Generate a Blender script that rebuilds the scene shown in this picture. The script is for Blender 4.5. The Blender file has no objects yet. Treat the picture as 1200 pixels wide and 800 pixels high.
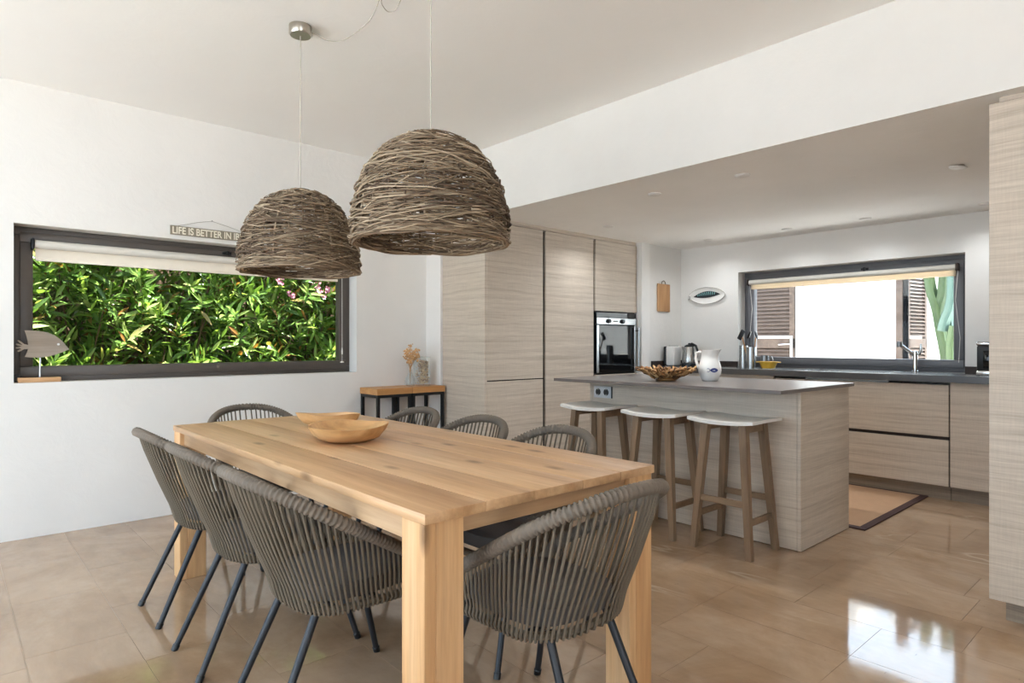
import bpy, bmesh, math, random
import numpy as np
from mathutils import Vector, Matrix
random.seed(7); np.random.seed(7)
S = bpy.context.scene
COL = S.collection
PI = math.pi

# ------------------------------------------------------------------ camera, world, sun, exposure
cam = bpy.data.cameras.new('camera'); camo = bpy.data.objects.new('camera', cam); COL.objects.link(camo)
S.camera = camo
YAW = math.degrees(math.atan2(820.3, 739.3))          # forward direction measured from +Y towards +X is 42 deg
camo.location = (0, 0, 1.15)
camo.rotation_euler = (PI / 2, 0, -math.atan2(739.3, 820.3))
cam.sensor_width = 36.0; cam.lens = 739.3 / 1200 * 36.0; cam.shift_y = 2.6 / 1200
cam.clip_start = 0.05; cam.clip_end = 200

W = bpy.data.worlds.new('sky'); S.world = W; W.use_nodes = True
bg = W.node_tree.nodes['Background']; bg.inputs[0].default_value = (0.66, 0.83, 1.0, 1); bg.inputs[1].default_value = 5.0

sun = bpy.data.lights.new('sun', 'SUN'); sun.energy = 30.0; sun.angle = 0.01; sun.color = (1, 0.985, 0.965)
suno = bpy.data.objects.new('sun', sun); COL.objects.link(suno)
suno.rotation_euler = Vector((-0.22, 0.25, -0.94)).to_track_quat('-Z', 'Y').to_euler()

def portal(name, loc, rot, sx, sy):
    l = bpy.data.lights.new(name, 'AREA'); l.shape = 'RECTANGLE'; l.size = sx; l.size_y = sy
    l.cycles.is_portal = True
    o = bpy.data.objects.new(name, l); COL.objects.link(o); o.location = loc; o.rotation_euler = rot
portal('terrace_door_portal', (-1.85, 2.3, 1.2), (0, -PI / 2, 0), 2.4, 4.2)
portal('rear_opening_portal', (-.5, -3.25, 1.2), (PI / 2, 0, 0), 2.0, 2.4)  # unseen rear opening, added to brighten faces turned towards it
portal('kitchen_window_portal', (6.3, 2.2, 1.4), (0, PI / 2, 0), 1.0, 1.95)
portal('dining_window_portal', (1.4, 5.0, 1.4), (-PI / 2, 0, 0), 2.3, 1.0)
vs = S.view_settings
vs.view_transform = 'Standard'; vs.look = 'None'; vs.gamma = 1; vs.use_curve_mapping = False; vs.exposure = 0.04
S.cycles.max_bounces = 14; S.cycles.diffuse_bounces = 11; S.cycles.glossy_bounces = 5
S.cycles.transparent_max_bounces = 12; S.cycles.transmission_bounces = 8
S.cycles.caustics_reflective = False; S.cycles.caustics_refractive = False
S.cycles.sample_clamp_indirect = 6.0

# ------------------------------------------------------------------ materials
def C(h, a=1):
    r = []
    for i in (0, 2, 4):
        c = int(h[i:i + 2], 16) / 255
        r.append(c / 12.92 if c <= .04045 else ((c + .055) / 1.055) ** 2.4)
    return (r[0], r[1], r[2], a)

class NT:
    def __init__(s, name):
        s.m = bpy.data.materials.new(name); s.m.use_nodes = True
        s.t = s.m.node_tree; s.b = s.t.nodes['Principled BSDF']; s.out = s.t.nodes['Material Output']
    def n(s, typ, **kw):
        nd = s.t.nodes.new(typ)
        for k, v in kw.items():
            if k.startswith('_'): setattr(nd, k[1:], v)
            else:
                key = int(k[1:]) if k[0] == 'i' and k[1:].isdigit() else k
                nd.inputs[key].default_value = v
        return nd
    def l(s, a, b): s.t.links.new(a, b)
    def ramp(s, fac, stops):
        r = s.n('ShaderNodeValToRGB'); e = r.color_ramp.elements
        while len(e) < len(stops): e.new(0.5)
        for x, (p, c) in zip(e, stops): x.position = p; x.color = c
        s.l(fac, r.inputs[0]); return r.outputs[0]
    def mix(s, fac, a, b, blend='MIX'):
        m = s.n('ShaderNodeMix', _data_type='RGBA', _blend_type=blend)
        for i, v in ((0, fac), (6, a), (7, b)):
            if hasattr(v, 'is_output'): s.l(v, m.inputs[i])
            else: m.inputs[i].default_value = v
        return m.outputs[2]
    def math(s, op, a, b=0.0):
        m = s.n('ShaderNodeMath', _operation=op)
        for i, v in ((0, a), (1, b)):
            if hasattr(v, 'is_output'): s.l(v, m.inputs[i])
            else: m.inputs[i].default_value = v
        return m.outputs[0]
    def noise(s, vec, scale, detail=4, rough=.55, dist=0.0):
        n = s.n('ShaderNodeTexNoise', Scale=scale, Detail=detail, Roughness=rough, Distortion=dist)
        if vec is not None: s.l(vec, n.inputs['Vector'])
        return n.outputs[0]
    def mapping(s, vec, scale, loc=(0, 0, 0)):
        m = s.n('ShaderNodeMapping'); m.inputs['Scale'].default_value = scale; m.inputs['Location'].default_value = loc
        s.l(vec, m.inputs[0]); return m.outputs[0]
    def bump(s, h, strength, dist=0.01):
        b = s.n('ShaderNodeBump', Strength=strength, Distance=dist); s.l(h, b.inputs['Height'])
        s.l(b.outputs[0], s.b.inputs['Normal'])
    def col(s, c):
        if hasattr(c, 'is_output'): s.l(c, s.b.inputs['Base Color'])
        else: s.b.inputs['Base Color'].default_value = c
    def set(s, **kw):
        for k, v in kw.items(): s.b.inputs[k.replace('_', ' ')].default_value = v
        return s

M = {}
def plain(name, c, rough=.5, metal=0.0, bumps=None, **kw):
    t = NT(name); t.set(Roughness=rough, Metallic=metal, **kw)
    tc = t.n('ShaderNodeTexCoord').outputs['Object']
    f = t.noise(tc, 14, 3)
    c2 = tuple(min(1, x * .86) for x in c[:3]) + (1,)
    t.col(t.mix(f, c2, c))
    if bumps: t.bump(t.noise(tc, bumps[0], 3), bumps[1], .004)
    M[name] = t.m; return t.m

def plaster(name, c, amt=.18, mot=.93):
    t = NT(name); t.set(Roughness=.85)
    p = t.n('ShaderNodeNewGeometry').outputs['Position']
    big = t.noise(p, .9, 5, .6); fine = t.noise(p, 7, 6, .65, .6)
    c2 = tuple(x * mot for x in c[:3]) + (1,)
    t.col(t.mix(t.ramp(big, [(.35, (0, 0, 0, 1)), (.65, (1, 1, 1, 1))]), c2, c))
    t.bump(fine, amt, .02); M[name] = t.m
plaster('wall_white', C('e9e7e3')); plaster('ceiling_white', C('f7f6f3'), .16, .98)
plaster('soffit_plaster', C('f5f4f1'), .3, .94); plaster('outside_white', C('f0eee8'), .5)
plaster('terrace', C('c6c4c0')); plaster('yard_paving', C('dedbd5')); plaster('soil', C('6a543e'), .6, .7)

def oak(name, a, b, c, rough=.55):
    t = NT(name); t.set(Roughness=rough)
    p = t.n('ShaderNodeNewGeometry').outputs['Position']
    sx = t.n('ShaderNodeSeparateXYZ'); t.l(p, sx.inputs[0])
    hh = t.math('ADD', sx.outputs[0], sx.outputs[1])
    cb = t.n('ShaderNodeCombineXYZ'); t.l(hh, cb.inputs[0]); t.l(sx.outputs[2], cb.inputs[2])
    v = cb.outputs[0]
    warp = t.noise(t.mapping(v, (1.6, 1, 5)), 1.0, 3)
    wv = t.n('ShaderNodeVectorMath', _operation='SCALE'); wv.inputs[3].default_value = .035
    cz = t.n('ShaderNodeCombineXYZ'); t.l(warp, cz.inputs[2]); t.l(cz.outputs[0], wv.inputs[0])
    ad = t.n('ShaderNodeVectorMath', _operation='ADD'); t.l(v, ad.inputs[0]); t.l(wv.outputs[0], ad.inputs[1])
    v2 = ad.outputs[0]
    g1 = t.noise(t.mapping(v2, (.8, 1, 34)), 1.0, 5, .6)
    g2 = t.noise(t.mapping(v2, (6, 1, 210)), 1.0, 4, .6)
    g3 = t.noise(t.mapping(v, (160, 1, 9)), 1.0, 2, .5)
    base = t.ramp(g1, [(.30, a), (.52, b), (.72, c)])
    f = t.ramp(g2, [(.30, (.80, .785, .77, 1)), (.62, (1.05, 1.05, 1.05, 1))])
    base = t.mix(.75, base, f, 'MULTIPLY')
    f3 = t.ramp(g3, [(.35, (.93, .93, .93, 1)), (.65, (1.04, 1.04, 1.04, 1))])
    t.col(t.mix(.6, base, f3, 'MULTIPLY'))
    t.bump(g2, .12, .003); M[name] = t.m
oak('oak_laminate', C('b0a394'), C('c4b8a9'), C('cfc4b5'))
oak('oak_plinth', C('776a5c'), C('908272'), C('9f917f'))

def wood(name, a, b, c, axis, rough=.5, knots=0.0, fine=45, bumpy=.15, seam=None):
    t = NT(name); t.set(Roughness=rough)
    tc = t.n('ShaderNodeTexCoord').outputs['Object']
    oi = t.n('ShaderNodeObjectInfo')
    off = t.n('ShaderNodeCombineXYZ'); r = t.math('MULTIPLY', oi.outputs['Random'], 37.0)
    for i in range(3): t.l(r, off.inputs[i])
    ad = t.n('ShaderNodeVectorMath', _operation='ADD'); t.l(tc, ad.inputs[0]); t.l(off.outputs[0], ad.inputs[1])
    v = ad.outputs[0]
    sc = [fine, fine, fine]; sc[axis] = fine * .045
    sc1 = [9, 9, 9]; sc1[axis] = .9
    g1 = t.noise(t.mapping(v, sc1), 1.0, 4, .6, .4)
    g2 = t.noise(t.mapping(v, sc), 1.0, 5, .65)
    base = t.ramp(g1, [(.28, a), (.5, b), (.75, c)])
    f = t.ramp(g2, [(.3, (.74, .70, .66, 1)), (.62, (1.05, 1.05, 1.05, 1))])
    base = t.mix(.7, base, f, 'MULTIPLY')
    tone = t.ramp(oi.outputs['Random'], [(0, (.94, .93, .92, 1)), (1, (1.04, 1.04, 1.03, 1))])
    base = t.mix(1.0, base, tone, 'MULTIPLY')
    if knots:
        ks = [11, 11, 11]; ks[axis] = 4.2
        vo = t.n('ShaderNodeTexVoronoi', _feature='F1', Scale=1.0); t.l(t.mapping(v, ks), vo.inputs['Vector'])
        k = t.ramp(vo.outputs['Distance'], [(.07, (1, 1, 1, 1)), (.25, (0, 0, 0, 1))])
        sep = t.n('ShaderNodeSeparateColor'); t.l(vo.outputs['Color'], sep.inputs[0])
        sel = t.math('GREATER_THAN', sep.outputs[0], 1 - knots)
        base = t.mix(t.math('MULTIPLY', t.math('MULTIPLY', k, sel), .72), base, C('5f4126'))
    t.col(base); t.bump(g2, bumpy, .004); M[name] = t.m
wood('table_top_wood', C('b58c63'), C('c9a37b'), C('d4b38d'), 1, .42, .5)
wood('table_edge_wood', C('a9713f'), C('bf8a58'), C('cc9c6c'), 1, .55, .2)
wood('table_leg_wood', C('b98a5c'), C('cda273'), C('dab489'), 2, .55, .22)
wood('table_apron_wood', C('a88560'), C('bf9d78'), C('ccb08e'), 1, .55, .25)
wood('table_apron_wood_x', C('a88560'), C('bf9d78'), C('ccb08e'), 0, .55, .25)
wood('stool_wood', C('6c5844'), C('846d56'), C('957e66'), 2, .5, 0, 60)
wood('stool_rail_wood', C('6c5844'), C('846d56'), C('957e66'), 1, .5, 0, 60)
wood('console_wood', C('a8743f'), C('c08c55'), C('cf9f68'), 0, .45, .1)
wood('bowl_wood', C('b98a58'), C('d3a873'), C('e0bd8d'), 0, .5, .12, 30)
wood('driftwood', C('6e4a2c'), C('a97b4d'), C('c99f6c'), 0, .6, 0, 60)
wood('board_wood', C('a87b50'), C('bd9164'), C('cba379'), 2, .5, .1, 60)
wood('fish_wood', C('85786a'), C('968a7d'), C('a59a8d'), 0, .7, 0, 50)
wood('stand_wood', C('b48a60'), C('c79d72'), C('d3ad83'), 0, .6, 0, 50)
wood('sign_wood', C('7a7364'), C('8b8473'), C('979080'), 0, .7, 0, 40)
wood('shutter_wood', C('463a33'), C('54473f'), C('60534a'), 1, .55, 0, 30)

# polished beige marble
t = NT('floor_marble'); t.set(Roughness=.1, IOR=1.85)
p = t.n('ShaderNodeNewGeometry').outputs['Position']; oi = t.n('ShaderNodeObjectInfo').outputs['Random']
n1 = t.noise(p, 1.6, 6, .62, .8); n2 = t.noise(t.mapping(p, (14, 5, 5)), 1.0, 5, .65, .3)
base = t.ramp(n1, [(.3, C('987c61')), (.5, C('a88d72')), (.72, C('b8a088'))])
base = t.mix(.5, base, t.ramp(n2, [(.3, (.80, .78, .76, 1)), (.65, (1.08, 1.07, 1.06, 1))]), 'MULTIPLY')
base = t.mix(.8, base, t.ramp(oi, [(0, (.95, .945, .94, 1)), (1, (1.04, 1.04, 1.04, 1))]), 'MULTIPLY')
vw = t.noise(t.mapping(p, (1.5, .45, 1)), 1.0, 4, .5, .5)
vein = t.ramp(vw, [(.494, (0, 0, 0, 1)), (.5, (1, 1, 1, 1)), (.506, (0, 0, 0, 1))])
gate = t.ramp(t.noise(p, .8, 2), [(.52, (0, 0, 0, 1)), (.62, (1, 1, 1, 1))])
base = t.mix(t.math('MULTIPLY', t.math('MULTIPLY', vein, gate), .5), base, C('d9c9b4'))
sp = t.noise(t.mapping(p, (14, 40, 20)), 1.0, 3, .6)
base = t.mix(t.math('MULTIPLY', t.ramp(sp, [(.70, (0, 0, 0, 1)), (.78, (1, 1, 1, 1))]), .55), base, C('5e4632'))
t.col(base)
rg = t.ramp(n2, [(.3, (.045,) * 3 + (1,)), (.7, (.09,) * 3 + (1,))]); t.l(rg, t.b.inputs['Roughness'])
t.bump(t.noise(p, 5, 3), .02, .02); M['floor_marble'] = t.m
plain('grout', C('a8937a'), .7)

plain('rope', C('6b6051'), .8, 0, (400, .3)); plain('rope_rim', C('71665a'), .8, 0, (300, .3))
plain('cushion', C('5d5855'), .9, 0, (500, .4)); plain('charcoal_metal', C('2c2e32'), .42, .35)
plain('black_metal', C('17191c'), .45, .2); plain('black_plastic', C('121315'), .35)
plain('gap_brown', C('2e211a'), .6); plain('stool_white', C('e6e3dd'), .38)
plain('stone_worktop', C('6e6560'), .28, 0, (60, .05)); plain('stone_dark', C('4f4d4c'), .25)
plain('frame_brown', C('554d47'), .4); plain('frame_grey', C('6a6b6f'), .4)
plain('blind_case', C('ddd9d0'), .6); plain('blind_cream', C('f6eddd'), .9)
plain('steel', C('b9b9b7'), .25, 1.0); plain('steel_dark', C('8d8e8f'), .3, 1.0); plain('chrome', C('d8d8d8'), .12, 1.0)
plain('nickel', C('b5aea3'), .28, 1.0); plain('white_plastic', C('e8e6e2'), .4); plain('cord_white', C('b8b2a8'), .6)
plain('ceramic', C('f1efeb'), .12); plain('yellow_enamel', C('f0c04a'), .25); plain('ink_blue', C('2d3a78'), .4)
plain('ink_black', C('20282f'), .35); plain('ink_teal', C('7fb6b8'), .3); plain('letter_cream', C('efe9d8'), .7)
plain('mat_weave', C('c09c7c'), .9, 0, (300, .5)); plain('mat_border', C('4a3230'), .8)
plain('aluminium', C('c9cacb'), .35, .6); plain('socket_grey', C('c9cccf'), .35)
plain('dried_stem', C('b58a58'), .8); plain('dried_flower', C('d9ae7c'), .9); plain('pebble', C('d8bd98'), .6)
plain('pebble_dark', C('8f6f50'), .6); plain('string', C('8d8577'), .8)
plain('cactus', C('475a38'), .5); plain('cactus_blue', C('4d665c'), .5); plain('flower_pink', C('e08fa8'), .6)
plain('twig_brown', C('5f4630'), .8); plain('gold_dish', C('e0d9cc'), .3)
plain('lamp_bulb', C('efece4'), .3)

t = NT('blind_fabric'); t.set(Roughness=.9); t.col(C('f6ebd8'))
tr = t.n('ShaderNodeBsdfTranslucent'); tr.inputs[0].default_value = C('fcf0dc'); mx = t.n('ShaderNodeMixShader'); mx.inputs[0].default_value = .5
t.l(t.b.outputs[0], mx.inputs[1]); t.l(tr.outputs[0], mx.inputs[2]); t.l(mx.outputs[0], t.out.inputs[0]); M['blind_fabric'] = t.m
t = NT('black_glass'); t.set(Roughness=.04); t.col(C('07080a')); M['black_glass'] = t.m
t = NT('wicker'); t.set(Roughness=.72)
g = t.n('ShaderNodeNewGeometry'); tc = t.n('ShaderNodeTexCoord').outputs['Object']
r = t.ramp(g.outputs['Random Per Island'], [(0, C('544131')), (.4, C('786550')), (.75, C('97856d')), (1, C('b5a48d'))])
r = t.mix(.6, r, t.ramp(t.noise(tc, 22, 3), [(.3, (.7, .66, .6, 1)), (.7, (1.1, 1.08, 1.05, 1))]), 'MULTIPLY')
t.col(r); t.bump(t.noise(tc, 260, 2), .25, .002); M['wicker'] = t.m

t = NT('wood_chips'); t.set(Roughness=.7); g = t.n('ShaderNodeNewGeometry')
t.col(t.ramp(g.outputs['Random Per Island'], [(0, C('4a3018')), (.4, C('8a6038')), (.75, C('b58a58')), (1, C('d6b282'))])); M['wood_chips'] = t.m
def leafmat(name, stops):
    t = NT(name); t.set(Roughness=.24)
    g = t.n('ShaderNodeNewGeometry')
    r = t.ramp(g.outputs['Random Per Island'], stops); t.col(r)
    tr = t.n('ShaderNodeBsdfTranslucent'); t.l(t.mix(1.0, r, (1.3, 1.35, .6, 1), 'MULTIPLY'), tr.inputs[0])
    mx = t.n('ShaderNodeMixShader'); mx.inputs[0].default_value = .35
    t.l(t.b.outputs[0], mx.inputs[1]); t.l(tr.outputs[0], mx.inputs[2]); t.l(mx.outputs[0], t.out.inputs[0]); M[name] = t.m
leafmat('oleander_leaf', [(0, C('48632f')), (.4, C('648340')), (.75, C('8ba655')), (.95, C('b0bf78')), (.98, C('8f6a3c')), (1, C('a8743c'))])
t = NT('pane_glass')      # clear window glass: see-through with a mirror sheen that follows the viewing angle
tr = t.n('ShaderNodeBsdfTransparent'); gl = t.n('ShaderNodeBsdfGlossy'); gl.inputs['Roughness'].default_value = 0.01
fr = t.n('ShaderNodeFresnel'); fr.inputs[0].default_value = 1.12
mx = t.n('ShaderNodeMixShader'); t.l(fr.outputs[0], mx.inputs[0]); t.l(tr.outputs[0], mx.inputs[1]); t.l(gl.outputs[0], mx.inputs[2])
t.l(mx.outputs[0], t.out.inputs[0]); M['pane_glass'] = t.m
t = NT('vase_glass')
tr = t.n('ShaderNodeBsdfTransparent'); tr.inputs[0].default_value = (.96, .97, .97, 1)
mx = t.n('ShaderNodeMixShader'); lw = t.n('ShaderNodeLayerWeight', Blend=.35)
t.set(Roughness=.08); t.col(C('e6ebea'))
t.l(t.math('ADD', t.math('MULTIPLY', lw.outputs[1], .3), .03), mx.inputs[0])
t.l(tr.outputs[0], mx.inputs[1]); t.l(t.b.outputs[0], mx.inputs[2]); t.l(mx.outputs[0], t.out.inputs[0]); M['vase_glass'] = t.m

# ------------------------------------------------------------------ geometry helpers
class MB:
    def __init__(s): s.v = []; s.f = []; s.mi = []
    def add(s, vs, fs, mi=0):
        k = len(s.v); s.v += [tuple(v) for v in vs]; s.f += [tuple(i + k for i in f) for f in fs]; s.mi += [mi] * len(fs); return s
    def box(s, x0, x1, y0, y1, z0, z1, mi=0):
        v = [(x, y, z) for z in (z0, z1) for y in (y0, y1) for x in (x0, x1)]
        return s.add(v, [(0, 2, 3, 1), (4, 5, 7, 6), (0, 1, 5, 4), (2, 6, 7, 3), (0, 4, 6, 2), (1, 3, 7, 5)], mi)
    def bbox(s, x0, x1, y0, y1, z0, z1, r=.004, seg=2):
        bm = bmesh.new(); bmesh.ops.create_cube(bm, size=1)
        for v in bm.verts: v.co = ((x0 + x1) / 2 + v.co.x * (x1 - x0), (y0 + y1) / 2 + v.co.y * (y1 - y0), (z0 + z1) / 2 + v.co.z * (z1 - z0))
        bmesh.ops.bevel(bm, geom=bm.edges[:], offset=r, segments=seg, profile=.5, affect='EDGES')
        bm.verts.index_update()
        s.add([v.co for v in bm.verts], [[v.index for v in f.verts] for f in bm.faces]); bm.free(); return s
    def tube(s, pts, r, n=8, caps=True, closed=False, flat=1.0):
        pts = [Vector(p) for p in pts]; m = len(pts); rr = r if hasattr(r, '__len__') else [r] * m
        vs = []; up = None
        for i, p in enumerate(pts):
            a = pts[i - 1] if (i > 0 or closed) else p
            b = pts[(i + 1) % m] if (i < m - 1 or closed) else p
            d = (b - a).normalized()
            if up is None:
                up = Vector((0, 0, 1)) if abs(d.z) < .9 else Vector((1, 0, 0))
            u = (up - d * up.dot(d)).normalized(); up = u; w = d.cross(u)
            for k in range(n):
                q = 2 * PI * k / n
                vs.append(p + (u * math.cos(q) + w * math.sin(q) * flat) * rr[i])
        fs = []
        for i in range(m if closed else m - 1):
            for k in range(n):
                a = i * n + k; b = i * n + (k + 1) % n; j = ((i + 1) % m) * n
                fs.append((a, b, j + (k + 1) % n, j + k))
        if caps and not closed: fs += [tuple(range(n - 1, -1, -1)), tuple((m - 1) * n + k for k in range(n))]
        return s.add(vs, fs)
    def lathe(s, prof, n=32, cx=0, cy=0, cz=0, sx=1, sy=1):
        vs = []; fs = []
        for r, z in prof:
            for k in range(n):
                q = 2 * PI * k / n; vs.append((cx + sx * r * math.cos(q), cy + sy * r * math.sin(q), cz + z))
        for i in range(len(prof) - 1):
            for k in range(n):
                a = i * n + k; b = i * n + (k + 1) % n; fs.append((a, b, b + n, a + n))
        if prof[0][0] > 1e-5: fs.append(tuple(range(n - 1, -1, -1)))
        if prof[-1][0] > 1e-5: fs.append(tuple((len(prof) - 1) * n + k for k in range(n)))
        return s.add(vs, fs)
    def prism(s, poly, f0, f1):                     # poly points mapped to 3-D by f0 (one face) and f1 (other face)
        n = len(poly); vs = [f0(*p) for p in poly] + [f1(*p) for p in poly]
        fs = [tuple(range(n - 1, -1, -1)), tuple(range(n, 2 * n))] + [(i, (i + 1) % n, n + (i + 1) % n, n + i) for i in range(n)]
        return s.add(vs, fs)
    def hexa(s, b, t):                              # 4 bottom + 4 top corners
        return s.add(list(b) + list(t), [(3, 2, 1, 0), (4, 5, 6, 7), (0, 1, 5, 4), (1, 2, 6, 5), (2, 3, 7, 6), (3, 0, 4, 7)])
    def xf(s, m): s.v = [tuple(m @ Vector(v)) for v in s.v]; return s
    def build(s, name, mat, parent=None, smooth=False, world=True, kind=None, ang=40):
        me = bpy.data.meshes.new(name); o = bpy.data.objects.new(name, me); COL.objects.link(o)
        v = np.array(s.v, float)
        if parent is not None:
            o.parent = parent; org = ORG[parent.name]
            if world: v = v - np.array(org)
            ORG[o.name] = org
        elif world:
            lo = v.min(0); hi = v.max(0); org = ((lo[0] + hi[0]) / 2, (lo[1] + hi[1]) / 2, lo[2]); v = v - np.array(org)
            o.location = org; ORG[o.name] = org
        else: ORG[o.name] = (0, 0, 0)
        me.from_pydata([tuple(x) for x in v], [], s.f); me.update()
        mats = mat if isinstance(mat, (list, tuple)) else [mat]
        for m in mats: me.materials.append(M[m])
        if len(mats) > 1: me.polygons.foreach_set('material_index', s.mi)
        if smooth:
            me.shade_smooth()
            if ang: me.set_sharp_from_angle(angle=math.radians(ang))
        if kind: o['kind'] = kind
        return o
ORG = {}
def thing(name, label, cat, loc=(0, 0, 0), rz=0, group=None):
    o = bpy.data.objects.new(name, None); COL.objects.link(o); o.location = loc; o.rotation_euler = (0, 0, rz)
    o.empty_display_size = .1
    ORG[o.name] = tuple(loc); return tag(o, label, cat, group)
def tag(o, label, cat, group=None):
    o['label'] = label; o['category'] = cat
    if group: o['group'] = group
    return o
def structure(o): o['kind'] = 'structure'; return o
def copy_tree(o, parent=None):
    c = o.copy(); COL.objects.link(c); ORG[c.name] = ORG[o.name]
    if parent is not None: c.parent = parent; c.matrix_parent_inverse = o.matrix_parent_inverse.copy()
    for ch in [q for q in COL.objects if q.parent == o]: copy_tree(ch, c)
    return c
def arc(cx, cy, r, a0, a1, n): return [(cx + r * math.cos(a0 + (a1 - a0) * i / n), cy + r * math.sin(a0 + (a1 - a0) * i / n)) for i in range(n + 1)]

# ------------------------------------------------------------------ the room
XK, YW, XB, ZS, ZC = 5.95, 4.69, 3.175, 2.17, 2.69        # kitchen wall, dining wall, bulkhead, soffit, ceiling
fl = structure(MB().box(-1.9, 6.25, -3.3, 4.95, -.14, -.0016).build('floor', 'grout'))
TW, TL, GAP = .324, .62, .0016
tile_me = {}
row0 = -1.40; nr = int((6.0 - row0) / TW) + 1
offs = [random.random() * TL for _ in range(nr + 2)]
for i in range(nr):
    x0 = .22 + TW * (i - 5); x1 = x0 + TW
    off = {5: 3.52, 6: 3.21, 11: .893, 12: .893, 13: .624, 16: 1.178, 20: 1.22}.get(i, offs[i]) % TL
    y = -1.5 + (off + 1.5) % TL - TL
    while y < YW:
        a = max(y, -1.5); b = min(y + TL, YW); y += TL
        xx1 = min(x1, XK)
        if b - a < .01 or xx1 - x0 < .02: continue
        k = (round(xx1 - x0, 3), round(b - a, 3))
        if k not in tile_me:
            o = MB().box(GAP / 2, k[0] - GAP / 2, GAP / 2, k[1] - GAP / 2, -.0016, 0).build('tile', 'floor_marble', fl, world=False)
            tile_me[k] = o.data
        else:
            o = bpy.data.objects.new('tile', tile_me[k]); COL.objects.link(o); o.parent = fl; ORG[o.name] = ORG[fl.name]
        g = ORG[fl.name]; o.location = (x0 - g[0], a - g[1], -g[2])
q = MB()                                                     # paving of the part of the room behind the camera
q.box(-1.9, -1.4, -3.3, 4.69, -.0016, 0).box(-1.4, 6.0, -3.3, -1.5, -.0016, 0)
q.build('rear_paving', 'floor_marble', fl, kind='stuff')

# dining wall with its long window
WX0, WX1, WZ0, WZ1 = .305, 2.515, .918, 1.858
q = MB().box(-1.7, WX0, YW, YW + .26, 0, ZC).box(WX1, 3.46, YW, YW + .26, 0, ZC).box(WX0, WX1, YW, YW + .26, 0, WZ0).box(WX0, WX1, YW, YW + .26, WZ1, ZC)
structure(q.build('wall_dining', 'wall_white'))
structure(MB().box(3.198, 3.46, 4.472, YW, 0, ZS).build('wall_pilaster', 'wall_white'))
# kitchen walls
KY0, KY1, KZ0, KZ1 = 1.296, 3.197, .92, 1.868
q = MB().box(XK, XK + .3, -3.1, KY0, 0, ZS).box(XK, XK + .3, KY1, YW + .26, 0, ZS).box(XK, XK + .3, KY0, KY1, 0, KZ0).box(XK, XK + .3, KY0, KY1, KZ1, ZS)
structure(q.build('wall_kitchen', 'wall_white'))
structure(MB().box(5.212, XK, 3.86, 4.5, 0, ZS).build('wall_return', 'wall_white'))
structure(MB().bbox(5.212, 5.35, 3.835, 3.862, 0, ZS, .01, 3).build('trim_1', 'wall_white', smooth=True))
structure(MB().box(XB, 6.25, -3.3, YW + .26, ZS, ZC + .2).build('ceiling_kitchen', ['soffit_plaster']))
o = bpy.data.objects['ceiling_kitchen']; o.data.materials.append(M['wall_white'])
for p_ in o.data.polygons:
    if p_.normal.x < -.5: p_.material_index = 1
structure(MB().box(-1.9, XB, -3.3, YW + .26, ZC, ZC + .2).build('ceiling', 'ceiling_white'))
# walls behind the camera: open terrace door, plus a rear opening added for light
q = MB().box(-1.9, -1.7, -3.3, .2, 0, ZC).box(-1.9, -1.7, 4.4, YW + .26, 0, ZC).box(-1.9, -1.7, .2, 4.4, 2.4, ZC)
structure(q.build('wall_terrace', 'wall_white'))
structure(MB().box(-1.7, -1.5, -3.3, -3.1, 0, ZC).box(.5, 3.175, -3.3, -3.1, 0, ZC).box(-1.5, .5, -3.3, -3.1, 2.4, ZC).box(3.175, 6.25, -3.3, -3.1, 0, ZS).build('wall_rear', 'wall_white'))
# outside grounds
structure(MB().box(-14, -1.9, -12, 14, -.3, -.14).box(-1.9, 12, -12, -3.3, -.3, -.14).build('terrace_floor', 'terrace'))
structure(MB().box(-1.9, 12, 4.95, 14, -.3, -.12).build('garden_ground', 'soil'))
structure(MB().box(6.25, 12, -3.3, 4.95, -.3, -.1).build('yard_ground', 'yard_paving'))

# ------------------------------------------------------------------ windows
def frame(mb, a0, a1, z0, z1, w, put):           # four bars; put(a0,a1,z0,z1) adds a box
    put(mb, a0, a1, z0, z0 + w); put(mb, a0, a1, z1 - w, z1); put(mb, a0, a0 + w, z0 + w, z1 - w); put(mb, a1 - w, a1, z0 + w, z1 - w)
w1 = structure(thing('window_1', 'long dark brown framed window onto the green hedge', 'window', ((WX0 + WX1) / 2, YW + .13, WZ0)))
del w1['category']
pY = lambda d0, d1, r: (lambda mb, a, b, c, d: mb.bbox(a, b, d0, d1, c, d, r))
q = MB(); frame(q, WX0, WX1, WZ0, WZ1, .05, pY(4.815, 4.90, .004)); q.build('window_frame', 'frame_brown', w1, True)
q = MB(); frame(q, WX0 + .035, WX1 - .035, WZ0 + .03, WZ1 - .03, .065, pY(4.80, 4.87, .006)); sash = q.build('sash', 'frame_brown', w1, True)
MB().box(WX0 + .09, WX1 - .09, 4.838, 4.844, WZ0 + .085, WZ1 - .085).build('pane', 'pane_glass', w1)
q = MB().bbox(1.50, 1.56, 4.785, 4.805, 1.795, 1.815, .004).bbox(1.52, 1.54, 4.77, 4.79, 1.79, 1.82, .004); q.build('latch', 'black_metal', sash, True)
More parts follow.
